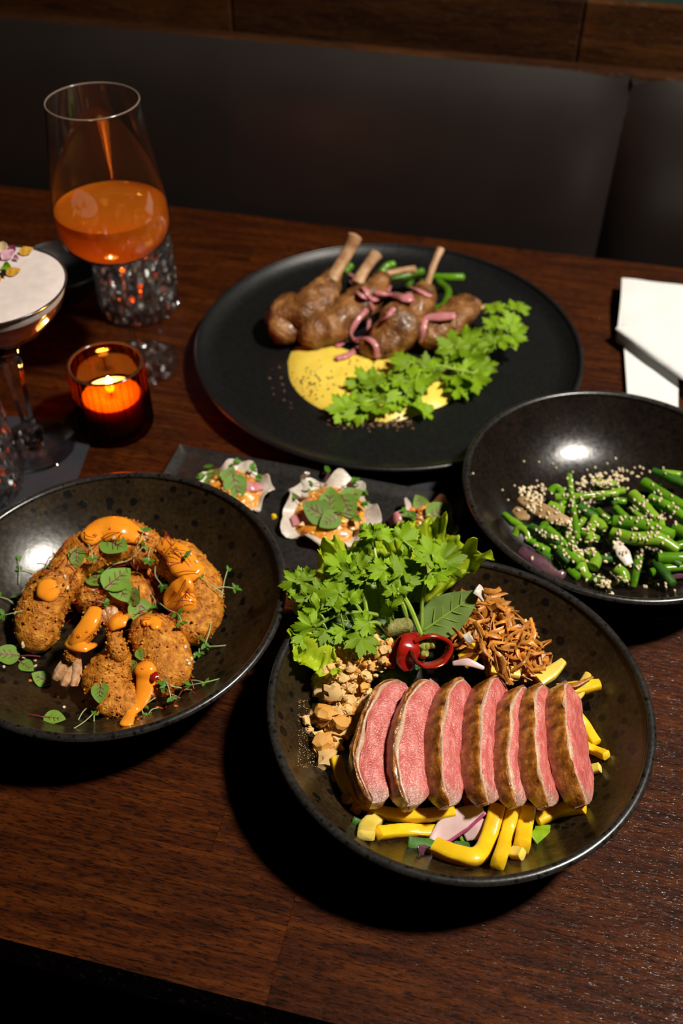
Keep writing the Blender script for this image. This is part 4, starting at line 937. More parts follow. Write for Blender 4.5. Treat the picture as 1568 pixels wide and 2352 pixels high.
def flow(label, pix, Z, w, keys, hgt=.45, name='sauce_drizzle', mat=None, lift=.15, m=26, cat='sauce', group=None, reg='leftfood', blobby=.0006):
    pts = []; ns = Vector()
    for x, y in pix:
        l, nn = hit(*Z(x, y), *keys); pts.append((l, nn)); ns += nn
    up = (ns + ZZ * 2).normalized(); W0 = w if isinstance(w, list) else [w, w]
    P_ = [l + nn * lerpl(W0, i / (len(pts) - 1)) * lift for i, (l, nn) in enumerate(pts)]
    V, F = tube(P_, W0, [x * hgt for x in W0], m=m, n=16, up=up, cap=.9, nz=lambda p: blobby * fbm(p, 130, 2))
    # let the flow settle onto the surface below: lower side follows what it lies on
    return tag(mk(name, V, F, mat or M_SAUCE, reg=reg, ang=80), label, cat, group)
SG = 'orange sauce over the prawns'
for lab, pix, w in [
    ('wide orange sauce dollop over the top prawn', [(470, 190), (560, 145), (660, 140), (770, 180)], [.006, .0095, .0095, .0055]),
    ('orange sauce dollop on the right prawn', [(880, 215), (960, 265), (1010, 330), (1070, 385)], [.0050, .0080, .0095, .0075]),
    ('orange sauce tongue hanging below the right dollop', [(1030, 420), (980, 470), (935, 520), (1010, 530), (1050, 500)], [.0060, .0070, .0060, .0070, .0045]),
    ('orange sauce running onto the left prawn tail', [(520, 570), (490, 640), (425, 720), (395, 755), (470, 765), (535, 765)], [.0040, .0052, .0050, .0042, .0048, .0030]),
    ('orange sauce around the upright tail', [(580, 580), (640, 635), (700, 610)], [.0055, .0065, .0045]),
    ('orange sauce patch on the flat prawn', [(780, 640), (840, 640), (850, 675)], [.0035, .0045, .0030]),
    ('long orange sauce drip running to the bowl front', [(730, 845), (795, 880), (800, 960), (770, 1060), (715, 1130), (690, 1205)], [.0040, .0062, .0058, .0046, .0032, .0040]),
    ('orange sauce patch at the left of the pile', [(262, 420), (262, 470), (300, 500)], [.0055, .0070, .0045]),
    ('orange sauce smear on the dark inner side of the pile', [(820, 350), (850, 400)], [.0036, .0030])]: flow(lab, pix, Z3, w, ('leftfood', 'left'), group=SG)
LK = ('leftfood', 'left')
def surf_leaf(name, label, cat, Z, x, y, ang, size, keys, meshes, veins=None, group=None, up=.6, lift=.0015, stem=None, idx=None, pxm=3788., stemmat=None, parent=None, mat=None):
    l, n = hit(*Z(x, y), *keys); n = (n + ZZ * 1.0 + Vector((0, -.4, 0))).normalized(); s = size * (Z(1, 0)[0] - Z(0, 0)[0]) / pxm
    d = imgdir(*Z(x, y), l.z, ang); d = (d - n * d.dot(n)).normalized(); k = RS.randrange(len(meshes)) if idx is None else idx
    b = l + n * lift - d * s * .5
    fr = frame(b, (d + n * .12).normalized(), n, s)
    t = parent or thing(name, label, cat, l, group); o = inst('leaf', meshes[k], fr, t)
    if veins: vo = bpy.data.objects.new('vein', veins[k]); link(vo, o)
    if stem:
        V, F = tube([b, b - d * stem * .5 + n * .0006, b - d * stem - n * .0006], .00045, m=8, n=6); mk('stem', V, F, stemmat or M_VEIN, t)
    return t
RS.seed(31)
for x, y, a, s, st, lab in [
    (630, 215, 25, 180, .006, 'long sorrel leaf lying on the topmost sauce dollop'), (420, 290, 100, 115, 0, 'small sorrel leaf at the upper left of the pile'),
    (640, 415, 320, 200, 0, 'largest red-veined sorrel leaf at the centre of the pile'), (520, 405, 215, 165, 0, 'rounded sorrel leaf overlapping the largest one on the left'), (665, 475, 60, 160, 0, 'folded sorrel leaf under the largest one'),
    (765, 590, 85, 165, .008, 'sorrel leaf hanging down the middle of the pile'), (740, 500, 300, 110, 0, 'pale sorrel leaf tucked behind the hanging one'),
    (730, 890, 150, 90, 0, 'small sorrel leaf on the long sauce drip'), (772, 820, 80, 70, 0, 'tiny pale leaf above the long sauce drip'),
    (30, 830, 175, 150, .012, 'sorrel leaf on the bowl wall at the far left'), (300, 1175, 5, 115, .014, 'sorrel leaf with a long red stem at the bowl front'),
    (228, 958, 200, 115, 0, 'dark shaded sorrel leaf at the left of the bowl floor'), (148, 890, 30, 95, .008, 'narrow sorrel leaf on the bowl floor by the sesame'), (552, 1030, 100, 115, 0, 'dark leaf stuck to the front prawn')]:
    surf_leaf('sorrel_leaf', lab, 'leaf', Z3, x, y, a, s, LK, SORREL, SVEIN, 'sorrel leaves on the prawns', stem=st)
def cress(label, Z, x, y, ang, length, nl, keys, group, scale=.0042, pxm=3788.):
    l, n = hit(*Z(x, y), *keys); n = (n + ZZ).normalized(); d = imgdir(*Z(x, y), l.z, ang); d = (d - n * d.dot(n)).normalized()
    L = length * (Z(1, 0)[0] - Z(0, 0)[0]) / pxm; b = l - d * L * .5 + n * .0006; e = l + d * L * .5 + n * .0035; mid = l + n * .003 + d.cross(n) * L * RS.uniform(-.15, .15)
    t = thing('cress_sprig', label, 'cress', l, group); V, F = tube([b, mid, e], [.00038, .0003], m=8, n=6); mk('stem', V, F, M_CRESSSTEM, t)
    for k in range(nl):
        a = (k - (nl - 1) / 2) * 1.05 + RS.uniform(-.3, .3); dd = (d * cos(a) + d.cross(n) * sin(a) + n * RS.uniform(-.1, .5)).normalized()
        inst('leaf', CRESS, frame(e - d * L * .06 * (k % 2), dd, jit(n, .5), scale * RS.uniform(.8, 1.25)), t)
CG = 'cress sprigs scattered over the prawns'
for grp, pos in {'at the far left of the prawn bowl': [(40, 550, 200, 150, 4), (85, 595, 170, 120, 4), (125, 470, 120, 120, 3), (100, 370, 265, 150, 2), (165, 382, 185, 120, 2), (235, 345, 40, 110, 4)],
    'on the bowl floor in front of the prawns': [(470, 1150, 310, 150, 4), (540, 1160, 290, 140, 4), (440, 1205, 320, 160, 3)],
    'at the lower right of the prawns': [(870, 1075, 150, 160, 4), (930, 1050, 200, 170, 5), (965, 995, 190, 160, 4), (1050, 990, 10, 170, 4), (1140, 975, 170, 190, 3), (840, 1140, 120, 90, 3), (775, 1125, 250, 90, 3), (910, 1000, 70, 150, 3)],
    'at the right of the pile of prawns': [(1130, 690, 100, 170, 4), (1085, 790, 80, 120, 5), (1170, 770, 185, 260, 3), (1150, 450, 200, 170, 4), (1200, 480, 340, 170, 4), (1215, 440, 280, 200, 2)],
    'on top of the pile of prawns': [(690, 670, 80, 110, 5), (820, 275, 100, 90, 4), (880, 375, 90, 160, 4), (930, 570, 30, 160, 4), (480, 250, 60, 130, 4), (700, 275, 330, 200, 3), (975, 625, 60, 120, 3), (830, 520, 60, 100, 3), (520, 540, 10, 120, 3), (760, 200, 300, 120, 3), (980, 270, 30, 90, 3), (620, 330, 150, 120, 3)]}.items():
    for k, (x, y, a, l, nl) in enumerate(pos):
        near = ['leftmost', 'frontmost', 'rearmost', 'rightmost'][[x == min(q[0] for q in pos), y == max(q[1] for q in pos), y == min(q[1] for q in pos), x == max(q[0] for q in pos), True].index(True) % 4] if True in [x == min(q[0] for q in pos), y == max(q[1] for q in pos), y == min(q[1] for q in pos), x == max(q[0] for q in pos)] else None
        cress((near + ' ' if near else '') + 'sprig of green cress ' + grp, Z3, x, y, a, l, nl, LK, CG)
SEED = mdata('sesame_seed', *blob((0, 0, 0), (.0010, .0015, .00062), 2, .0, 1, 0), M_SESAME)
for v in SEED.vertices:
    k = 1 - .35 * max(0, v.co.y / .0015); v.co.x *= k
def seed(p, n, label, group, s=1.):
    a = RS.uniform(0, 6.28); x = n.orthogonal().normalized(); y = n.cross(x); d = x * cos(a) + y * sin(a)
    tag(inst('sesame_seed', SEED, frame(p + n * .0004, jit(d, .35), jit(n, .4), s)), label, 'sesame seed', group)
for x, y in [(790, 175), (800, 160), (785, 190), (355, 390), (370, 455), (130, 840), (190, 850), (155, 870), (192, 880), (105, 760), (125, 755), (115, 775), (130, 770), (95, 770), (305, 1045), (350, 1105), (1020, 850), (1030, 865), (1060, 820), (1045, 840), (1065, 835), (1055, 858), (405, 925), (455, 1065), (20, 885), (1010, 775), (620, 180), (1040, 270), (1070, 310), (510, 470), (300, 1030), (85, 590), (480, 330)]:
    l, n = hit(*Z3(x, y), *LK); seed(l, n, 'pale sesame seed scattered around the breaded prawns', 'sesame seeds on the prawns')
RS.seed(41)
for k in range(78):
    a = RS.uniform(0, 6.28); r = sqrt(RS.random()); x, y = 660 + 420 * r * cos(a), 420 + 290 * r * sin(a)
    if k > 68: x, y = RS.uniform(850, 1050), RS.uniform(950, 1120)
    l, n = hit(*Z3(x, y), *LK); b = RS.uniform(0, 6.28); d = Vector((cos(b), sin(b), 0)); L = RS.uniform(.006, .014)
    pts = [l - d * L * .6 + n * .0010, l + n * RS.uniform(.002, .0045) + d.cross(n) * L * RS.uniform(-.4, .4), l + d * L * .6 + n * .0014]
    V, F = tube(pts, [.00022, .00028, .00018], m=10, n=5); tag(mk('chili_thread', V, F, M_THREAD), 'hair thin red chili thread draped over the prawns' if k <= 68 else 'hair thin red chili thread on the bowl floor beside the prawns', 'chili', 'chili threads on the prawns')
FLK = [mdata('chili_flake', *blob((0, 0, 0), (.0011, .0014, .0005), 1, .4, 2, k), M_FLAKE, ang=30) for k in range(3)]
for x, y in [(1000, 915), (990, 900), (1055, 940), (960, 1100), (880, 1110), (860, 1105), (820, 1140), (165, 960), (870, 280), (930, 262), (885, 255), (960, 240), (900, 240), (855, 250), (880, 1015), (830, 1030), (800, 1150), (770, 1165), (750, 1170), (740, 1150), (985, 1030), (1010, 1010), (750, 685), (650, 605), (430, 715), (475, 690), (700, 195), (600, 130), (520, 165), (560, 180), (1000, 300), (1040, 330), (960, 470), (1010, 500), (920, 320), (850, 940), (780, 890)]:
    l, n = hit(*Z3(x, y), *LK); tag(inst('chili_flake', RS.choice(FLK), frame(l + n * .0003, jit((1, 0, 0), 1), jit(n, .3), RS.uniform(.7, 1.2))), 'orange red chili flake sprinkled on the prawn dish', 'chili', 'chili flakes on the prawns')
l, n = hit(*Z3(848, 938), *LK); V, F = blob(l + n * .001, (.0026, .0034, .0014), 2, .2, 2, 3); tag(mk('chili_piece', V, F, M_CHILI), 'dark red chili piece beside the long sauce drip', 'chili')
# ------------------------------------------------------------------ green stalks in the right bowl
RK = ('rightfood', 'right')
def stalk(label, pix, w, mat, tip=None, h=None, group='green stalks with sesame', sq=2.2):
    w = [q * .84 for q in w] if isinstance(w, list) else w * .84; hh = lerpl(w, .5); pts = [PS(*Z7(x, y), z, hh, 'right') for x, y, z in pix]; base = min(pts, key=lambda p: p.z)
    V, F = tube(pts, w, h, m=18, n=12, sq=sq, cap=.3, nz=lambda p: .0004 * fbm(p, 150, 2))
    if not tip: return tag(mk('green_stalk', V, F, mat, reg='rightfood', ang=50), label, 'green stalk', group)
    t = thing('green_stalk', label, 'green stalk', base, group); mk('stem', V, F, mat, t, reg='rightfood', ang=50)
    e = pts[-1]; d = (pts[-1] - pts[-2]).normalized()
    for k in range(tip): 
        dd = jit(d, .55); p = e + dd * .003; V, F = blob(p, (.0028, .0042, .0026), 2, .35, 3., k, frame((0, 0, 0), dd, (0, 0, 1)).to_3x3()); mk('bud', V, F, M_DKLEAF, t, reg='rightfood')
ST = [
    ([(680, 795, .034), (880, 785, .036), (1110, 765, .035)], .0031, M_BEANLT, 0, 'pale stalk lying straight across the upper part of the heap'),
    ([(775, 640, .036), (800, 830, .036), (835, 1085, .032)], .0026, M_BEAN, 0, 'thin stalk standing vertically in the heap'),
    ([(1215, 775, .040), (1300, 860, .041), (1395, 955, .040)], [.0052, .0046, .0036], M_BEANLT, 0, 'thick pale yellow-green stalk end on top of the heap'),
    ([(1080, 960, .034), (1280, 985, .036), (1500, 1060, .036)], [.0048, .0060, .0048], M_BEAN, 0, 'thick green stalk above the white onion petal'),
    ([(1070, 1035, .034), (1220, 1080, .035), (1400, 1090, .035), (1530, 1160, .033)], [.0042, .0055, .0060, .0040], M_BEANLT, 0, 'broad forked stalk beside the white onion petal'),
    ([(590, 985, .028), (700, 1080, .028), (800, 1190, .026), (850, 1300, .023)], .0036, M_BEAN, 0, 'long dark stalk slanting through the left of the heap'),
    ([(480, 1080, .026), (560, 1130, .026), (640, 1180, .025)], .0038, M_BEAN, 0, 'short stalk at the lower left of the heap'),
    ([(1390, 1215, .030), (1560, 1215, .031), (1700, 1200, .031)], .0046, M_BEAN, 0, 'bright stalk leaving the picture at the lower right'),
    ([(1345, 1320, .024), (1450, 1290, .026), (1640, 1275, .026)], .0034, M_BEAN, 0, 'thin stalk over the purple shallot at the right'),
    ([(1290, 690, .036), (1450, 790, .037), (1640, 900, .037)], .0048, M_BEAN, 0, 'long stalk slanting down at the upper right of the heap'),
    ([(1360, 610, .034), (1500, 670, .036), (1650, 740, .036)], [.0030, .0042, .0040], M_DKLEAF, 3, 'dark budded stalk at the top right of the heap'),
    ([(745, 1240, .022), (790, 1310, .021), (830, 1385, .019)], .0040, M_BEAN, 0, 'stalk pointing at the viewer in the lower heap'),
    ([(860, 1260, .024), (880, 1320, .022), (900, 1390, .019)], .0042, M_BEANLT, 0, 'cut stalk end near the bowl front'),
    ([(1260, 1210, .028), (1240, 1320, .025), (1215, 1440, .020)], [.0036, .0034, .0028], M_BEAN, 0, 'stalk hanging straight down in front of the onion petal'),
    ([(1340, 800, .036), (1460, 860, .038), (1620, 960, .038)], .0044, M_BEAN, 0, 'stalk crossing the right edge in mid heap'),
    ([(1410, 960, .038), (1430, 1020, .037), (1480, 1060, .036)], .0030, M_BEANLT, 0, 'short yellow-green piece right of the thick stalk end'),
    ([(1100, 870, .032), (1150, 920, .033), (1190, 960, .033)], .0034, M_BEAN, 0, 'short stalk between the straight one and the fork'),
    ([(850, 840, .030), (920, 920, .030), (980, 1000, .029)], .0036, M_DKLEAF, 0, 'dark stalk in the middle of the heap'),
    ([(300, 930, .026), (380, 960, .027), (440, 1000, .027)], [.0024, .0036, .0034], M_BEAN, 2, 'budded tip reaching furthest left'),
    ([(400, 1060, .025), (430, 1010, .029), (480, 1040, .029), (500, 1100, .026)], .0034, M_BEANLT, 0, 'curled green strip at the left of the heap'),
    ([(930, 690, .034), (1020, 700, .035), (1110, 700, .034)], .0036, M_BEANLT, 0, 'pale piece under the sesame at the top of the heap'),
    ([(640, 760, .030), (680, 730, .032), (720, 760, .032), (740, 860, .031)], .0034, M_BEAN, 0, 'bent stalk at the upper left of the heap'),
    ([(930, 950, .030), (990, 980, .030), (1010, 1020, .029)], .0044, M_BEANLT, 0, 'round cut piece in the middle of the heap'),
    ([(920, 1180, .026), (960, 1230, .026), (940, 1280, .025)], .0050, M_BEANLT, 0, 'knobbly light green piece in the lower middle'),
    ([(1100, 1290, .025), (1150, 1330, .024), (1160, 1380, .022)], .0048, M_BEANLT, 0, 'blunt light green piece left of the hanging stalk'),
    ([(920, 1400, .018), (990, 1425, .018), (1050, 1440, .018)], .0040, M_DKLEAF, 0, 'flat dark leaf piece at the bowl front'),
    ([(1500, 1000, .036), (1600, 1060, .036)], .0046, M_BEAN, 0, 'stalk end at the right edge above the bright stalk'),
    ([(640, 860, .028), (700, 880, .029), (740, 900, .029)], .0052, M_BEANLT, 0, 'shiny green knob near the browned onion'),
    ([(560, 1160, .024), (640, 1220, .024), (700, 1290, .022)], .0034, M_DKLEAF, 0, 'dark stalk along the purple shallot at lower left'),
    ([(1420, 620, .034), (1560, 640, .034)], .0030, M_BEANLT, 2, 'yellowish budded tip at the top right')]
for pix, w, mat, tip, lab in ST: stalk(lab, pix, w, mat, tip)
RS.seed(51)
for k in range(54):
    x, y = RS.uniform(480, 1700), RS.uniform(720, 1330)
    if (x - 1150) ** 2 / 640 ** 2 + (y - 1030) ** 2 / 330 ** 2 > 1: continue
    a = radians(RS.gauss(35, 40)); l = RS.uniform(35, 120); z = .022 + .011 * RS.random()
    stalk('dark green stalk buried in the lower layer of the heap', [(x - cos(a) * l, y - sin(a) * l, z), (x, y, z + .001), (x + cos(a) * l, y + sin(a) * l, z)], RS.uniform(.0022, .0042), RS.choice((M_BEAN, M_DKLEAF, M_BEAN, M_DKLEAF, M_BEANLT)), group='stalks in the lower layer')
def petal(label, pix, w, mat, name='onion_piece', th=.0012, keys=None):
    pts = [PS(*Z7(x, y), z, .002, 'right') for x, y, z in pix]; V, F = tube(pts, w, th, m=14, n=12, sq=2.6, up=(.1, -.5, .86), nz=lambda p: .0003 * fbm(p, 160, 2)); tag(mk(name, V, F, mat, reg='rightfood', ang=60), label, 'onion', 'onion pieces among the stalks')
petal('browned translucent onion piece at the upper left of the heap', [(430, 800, .032), (560, 870, .034), (700, 940, .034), (830, 990, .032)], [.0030, .0055, .0048, .0024], M_BROWNON)
petal('white onion petal between the fork and the hanging stalk', [(1105, 1105, .033), (1150, 1180, .031), (1195, 1260, .028)], [.0026, .0048, .0030], M_CRACKER)
petal('glossy purple brown shallot piece on the lower left bowl wall', [(425, 1170, .023), (560, 1270, .019), (735, 1360, .017)], [.0035, .0060, .0030], M_PURPLE)
petal('purple shallot strip at the lower right edge', [(1350, 1345, .020), (1450, 1335, .021), (1620, 1315, .022)], [.0022, .0036, .0034], M_PURPLE)
petal('brown onion scrap at the left tip of the heap', [(395, 880, .028), (450, 910, .029), (500, 930, .029)], [.003, .005, .003], M_BROWNON)
RS.seed(61); cl = [(1010, 690, 150, 60, 75), (520, 800, 100, 70, 60), (1050, 1380, 90, 60, 55), (900, 1120, 200, 150, 80), (1380, 930, 180, 150, 80), (1370, 1390, 80, 30, 16), (1250, 1150, 200, 120, 40), (700, 1000, 190, 150, 60), (850, 790, 200, 90, 40), (1150, 640, 160, 60, 25)]
nsd = 0; rest = []
for cx, cy, sx, sy, num in cl:
    for k in range(num):
        x, y = RS.gauss(cx, sx * .62), RS.gauss(cy, sy * .62); px, py = Z7(x, y)
        if px > 1580: continue
        l, n = hit(px, py, *RK)
        if (l.xy - Vector(CR)).length > .096: continue
        if nsd < 300 - 33: seed(l, n, 'pale sesame seed sprinkled over the green stalks', 'sesame seeds on the green stalks', RS.uniform(.95, 1.25)); nsd += 1
        else: rest.append(blob(l + n * .0004, (.0011, .0016, .0007), 1, 0, 1, k))
for x, y in [(460, 545), (565, 550), (660, 560), (685, 590), (550, 680), (310, 745), (350, 815), (800, 620), (900, 605), (1040, 560), (1230, 590), (1430, 590), (395, 715), (105, 630), (1510, 1445), (1280, 630), (1445, 630)]:
    l, n = hit(*Z7(x, y), *RK); rest.append(blob(l + n * .0004, (.0010, .0012, .0008), 1, 0, 1, x))
V, F = merge(*rest); tag(mk('sesame_seeds', V, F, M_SESAME), 'remaining sesame seeds strewn over the stalks and bowl wall', 'sesame seed', kind='stuff')
# ------------------------------------------------------------------ lamb chops on the large plate
LK2 = ('lambfood', 'plate')
def chop(label, meat, rw, rh, bone, seed, br=.0030):
    pts = [P(*Z4(x, y), z) for x, y, z in meat]; c = sum(pts, Vector()) / len(pts); c.z = .0098
    t = thing('lamb_chop', label, 'lamb chop', c, 'grilled lamb chops'); o = Vector((seed, 0, 0))
    V, F = tube(pts, rw, rh, m=30, n=26, cap=.8, nz=lambda p: .0045 * noise.noise((p + o) * 62) + .0022 * noise.noise((p + o) * 150) + .0009 * noise.noise(p * 400)); mk('meat', V, F, M_LAMB, t, reg='lambfood', ang=80)
    bp = [P(*Z4(x, y), z) for x, y, z in bone]
    V, F = tube(bp, [br * 1.1, br, br * 1.05, br * 1.25], [br * .8, br * .72, br * .76, br * .95], m=18, n=12, cap=.4, nz=lambda p: .0004 * noise.noise(p * 260)); mk('bone', V, F, M_BONE, t, reg='lambfood')
    return t
chop('lamb chop at the left with the tallest bone', [(205, 600, .022), (215, 500, .030), (300, 480, .036), (400, 400, .042), (470, 300, .046)], [.0130, .0175, .0150, .0130, .0085], [.0110, .0150, .0150, .0130, .0085], [(450, 320, .050), (490, 250, .058), (540, 165, .068), (572, 95, .078)], 1., .0058)
chop('lamb chop lying low beside the puree with a short bone', [(330, 610, .022), (430, 560, .028), (530, 480, .034), (590, 400, .038)], [.0130, .0165, .0150, .0090], [.0120, .0150, .0130, .0090], [(580, 340, .046), (620, 270, .052), (655, 220, .058), (682, 185, .062)], 2., .0052)
chop('lamb chop at the back with a bone pointing right', [(560, 480, .030), (620, 420, .036), (680, 350, .038), (700, 310, .036)], [.0130, .0155, .0110, .0070], [.0120, .0140, .0100, .0070], [(670, 310, .042), (730, 290, .043), (810, 272, .044), (880, 266, .045)], 3., .0034)
chop('lamb chop in the middle with a slim upright bone', [(700, 620, .026), (790, 560, .034), (870, 470, .038), (935, 370, .040)], [.0150, .0200, .0160, .0090], [.0130, .0160, .0130, .0090], [(940, 350, .044), (960, 290, .052), (985, 220, .060), (1012, 160, .066)], 4., .0030)
chop('lamb chop at the right with a thin bone pointing right', [(950, 620, .022), (1030, 560, .028), (1110, 490, .032), (1160, 450, .032)], [.0140, .0175, .0160, .0110], [.0120, .0140, .0130, .0100], [(1150, 470, .034), (1195, 465, .034), (1245, 460, .034), (1285, 458, .035)], 5., .0026)
chop('lamb chop crusted with spice in the front middle', [(640, 680, .020), (740, 640, .026), (830, 600, .028)], [.0110, .0150, .0120], [.0100, .0120, .0110], [(830, 590, .03), (870, 570, .03), (890, 560, .03), (900, 550, .03)], 6., .0026)
# puree
def puree():
    out = [(225, 740), (250, 680), (300, 655), (420, 650), (560, 690), (700, 690), (830, 720), (960, 780), (1060, 810), (1085, 870), (1050, 950), (960, 990), (860, 1025), (750, 1052), (640, 1040), (520, 1020), (400, 985), (300, 920), (240, 840)]
    pts = [P(*Z4(x, y), .0102) for x, y in out]; c = sum(pts, Vector()) / len(pts); N = 80
    C = catmull(pts + [pts[0]], N)[:-1]; V = []; F = []; R = 16
    V.append(c + ZZ * .0085)
    for k in range(1, R + 1):
        t = k / R; h = .0088 * (1 - t ** 3.2) ** .75
        for p in C: q = c.lerp(p, t); V.append(Vector((q.x, q.y, .0099 + h + .0012 * fbm(q, 70, 2) * (1 - t ** 4))))
    for i in range(N):
        F.append((0, 1 + i, 1 + (i + 1) % N))
        for k in range(R - 1): a = 1 + k * N; F.append((a + i, a + N + i, a + N + (i + 1) % N, a + (i + 1) % N))
    F.append(tuple(1 + (R - 1) * N + i for i in reversed(range(N))))
    tag(mk('puree', V, F, M_PUREE, reg='lambfood', ang=80), 'smooth yellow puree spread in front of the lamb chops', 'puree')
puree()
RS.seed(71); parts = []
for k in range(230):
    if k < 130: x, y = RS.choice([(300, 800), (390, 830), (380, 880), (560, 760), (650, 720), (320, 870), (700, 700)]); x += RS.gauss(0, 45); y += RS.gauss(0, 35)
    else: x, y = RS.uniform(420, 900), RS.gauss(1062, 14)
    if k > 215: x, y = RS.uniform(130, 250), RS.uniform(720, 980)
    l, n = hit(*Z4(x, y), *LK2); s = RS.uniform(.0004, .0012) * (1.4 if k >= 130 and k <= 215 else 1); parts.append(blob(l + n * s * .3, (s, s, s * .6), 1, .4, 2, k))
V, F = merge(*parts); tag(mk('spice_crumbs', V, F, M_SPICE, ang=30), 'brown spice crumbs strewn over the yellow puree and plate', 'spice', kind='stuff')
# pickled onion
for lab, pix, w in [
    ('pickled onion strip draped over the back chop bones', [(510, 285), (560, 310), (620, 370), (650, 420), (700, 405)], .0026),
    ('pickled onion strip below the draped one', [(550, 330), (590, 390), (640, 425), (660, 470)], .0022),
    ('wide pink pickled onion band on top of the chops', [(690, 410), (760, 420), (830, 425), (865, 430)], .0062),
    ('pickled onion curl right of the wide band', [(840, 360), (890, 380), (950, 410)], .0026),
    ('pickled onion loop hanging onto the puree, left side', [(625, 470), (580, 520), (545, 590), (580, 640), (640, 600), (640, 530), (615, 480)], .0024),
    ('pickled onion strip slanting across the middle chop', [(770, 470), (730, 520), (650, 570)], .0022),
    ('pickled onion hook ending on the puree', [(560, 640), (630, 630), (680, 660), (690, 710)], .0024),
    ('short pickled onion piece resting on the puree', [(590, 680), (540, 715), (480, 735)], .0032),
    ('pickled onion arch over the right chop', [(1085, 510), (1010, 520), (940, 530), (910, 580), (915, 640)], [.0036, .0044, .0030, .0026, .0020]),
    ('pickled onion sliver behind the wide band', [(735, 375), (760, 330)], .0018), ('pickled onion scrap at the left end of the puree', [(480, 670), (520, 645)], .0026)]:
    flow(lab, pix, Z4, w, LK2, hgt=.42, name='pickled_onion', mat=M_PICKLE, lift=.7, cat='onion', group='pickled onion on the lamb', reg='lambfood', blobby=.0001, m=22)
# green stems behind the chops
for lab, pix in [('green bean piece behind the tall bones', [(700, 290, .03), (735, 250, .034), (770, 240, .034)]), ('green bean lying behind the thin bone', [(740, 330, .028), (830, 300, .03), (920, 275, .032)]), ('shiny green bean pointing right at the back of the plate', [(970, 305, .026), (1040, 308, .028), (1125, 306, .028)]), ('looped green bean behind the right chop', [(1000, 330, .028), (1050, 380, .03), (1030, 450, .028), (980, 470, .026)]), ('green bean under the slim bone', [(840, 350, .028), (900, 330, .03), (960, 360, .028)]), ('dark bean stub beside the left bones', [(520, 280, .03), (550, 245, .033)])]:
    pts = [P(*Z4(x, y), z) for x, y, z in pix]; V, F = tube(pts, .0036, m=14, n=10, nz=lambda p: .0004 * fbm(p, 150)); tag(mk('green_bean', V, F, M_BEAN, reg='lambfood'), lab, 'green bean', 'green beans behind the lamb')
LS = [
    ('coriander sprig lying on the left front of the puree', [(820, 900, .022), (700, 930, .021), (560, 960, .020)], [(480, 985, .020, 170, 150), (560, 965, .021, 190, 170), (640, 975, .020, 150, 160), (540, 1015, .016, 120, 110), (690, 940, .022, 20, 110)]),
    ('coriander sprig in the middle of the puree', [(900, 840, .026), (760, 850, .025), (640, 860, .024)], [(590, 860, .024, 180, 180), (660, 830, .026, 230, 150), (640, 895, .022, 130, 130), (780, 910, .022, 140, 170), (820, 860, .026, 60, 130)]),
    ('coriander sprig with pale leaves under the right chop', [(1000, 800, .028), (920, 770, .03), (850, 740, .031)], [(820, 720, .031, 220, 170), (880, 770, .030, 120, 190), (900, 860, .027, 60, 150), (960, 840, .028, 30, 140), (790, 800, .026, 170, 130), (970, 750, .03, 320, 140)]),
    ('coriander sprig hanging off the front of the puree', [(860, 900, .022), (900, 950, .019)], [(915, 990, .017, 90, 150), (860, 940, .02, 170, 110), (750, 960, .018, 160, 110)]),
    ('coriander sprig right of the puree', [(1000, 760, .028), (1090, 780, .026), (1180, 800, .024)], [(1110, 720, .028, 320, 170), (1190, 770, .024, 20, 180), (1190, 860, .020, 70, 170), (1100, 830, .024, 90, 170), (1100, 900, .018, 100, 130), (1260, 760, .022, 350, 130)]),
    ('bright coriander sprig over the right chop', [(1020, 700, .032), (1070, 660, .034), (1110, 640, .036)], [(1080, 630, .037, 240, 180), (1130, 690, .034, 60, 160), (1190, 650, .034, 0, 170), (1040, 660, .034, 200, 130)]),
    ('feathery coriander sprig standing at the far right', [(1180, 760, .024), (1260, 660, .032), (1320, 580, .038), (1400, 470, .044)], [(1300, 450, .046, 270, 130), (1290, 530, .042, 250, 130), (1415, 450, .047, 300, 120), (1390, 530, .042, 320, 130), (1410, 620, .034, 20, 140), (1330, 640, .034, 60, 150), (1260, 620, .036, 200, 120)])]
for lab, st, lv in LS: sprig(lab, st, lv, 'coriander sprigs on the lamb', Z=Z4, r=.0010, pxm=3350., normal=(0, -.4, .92))
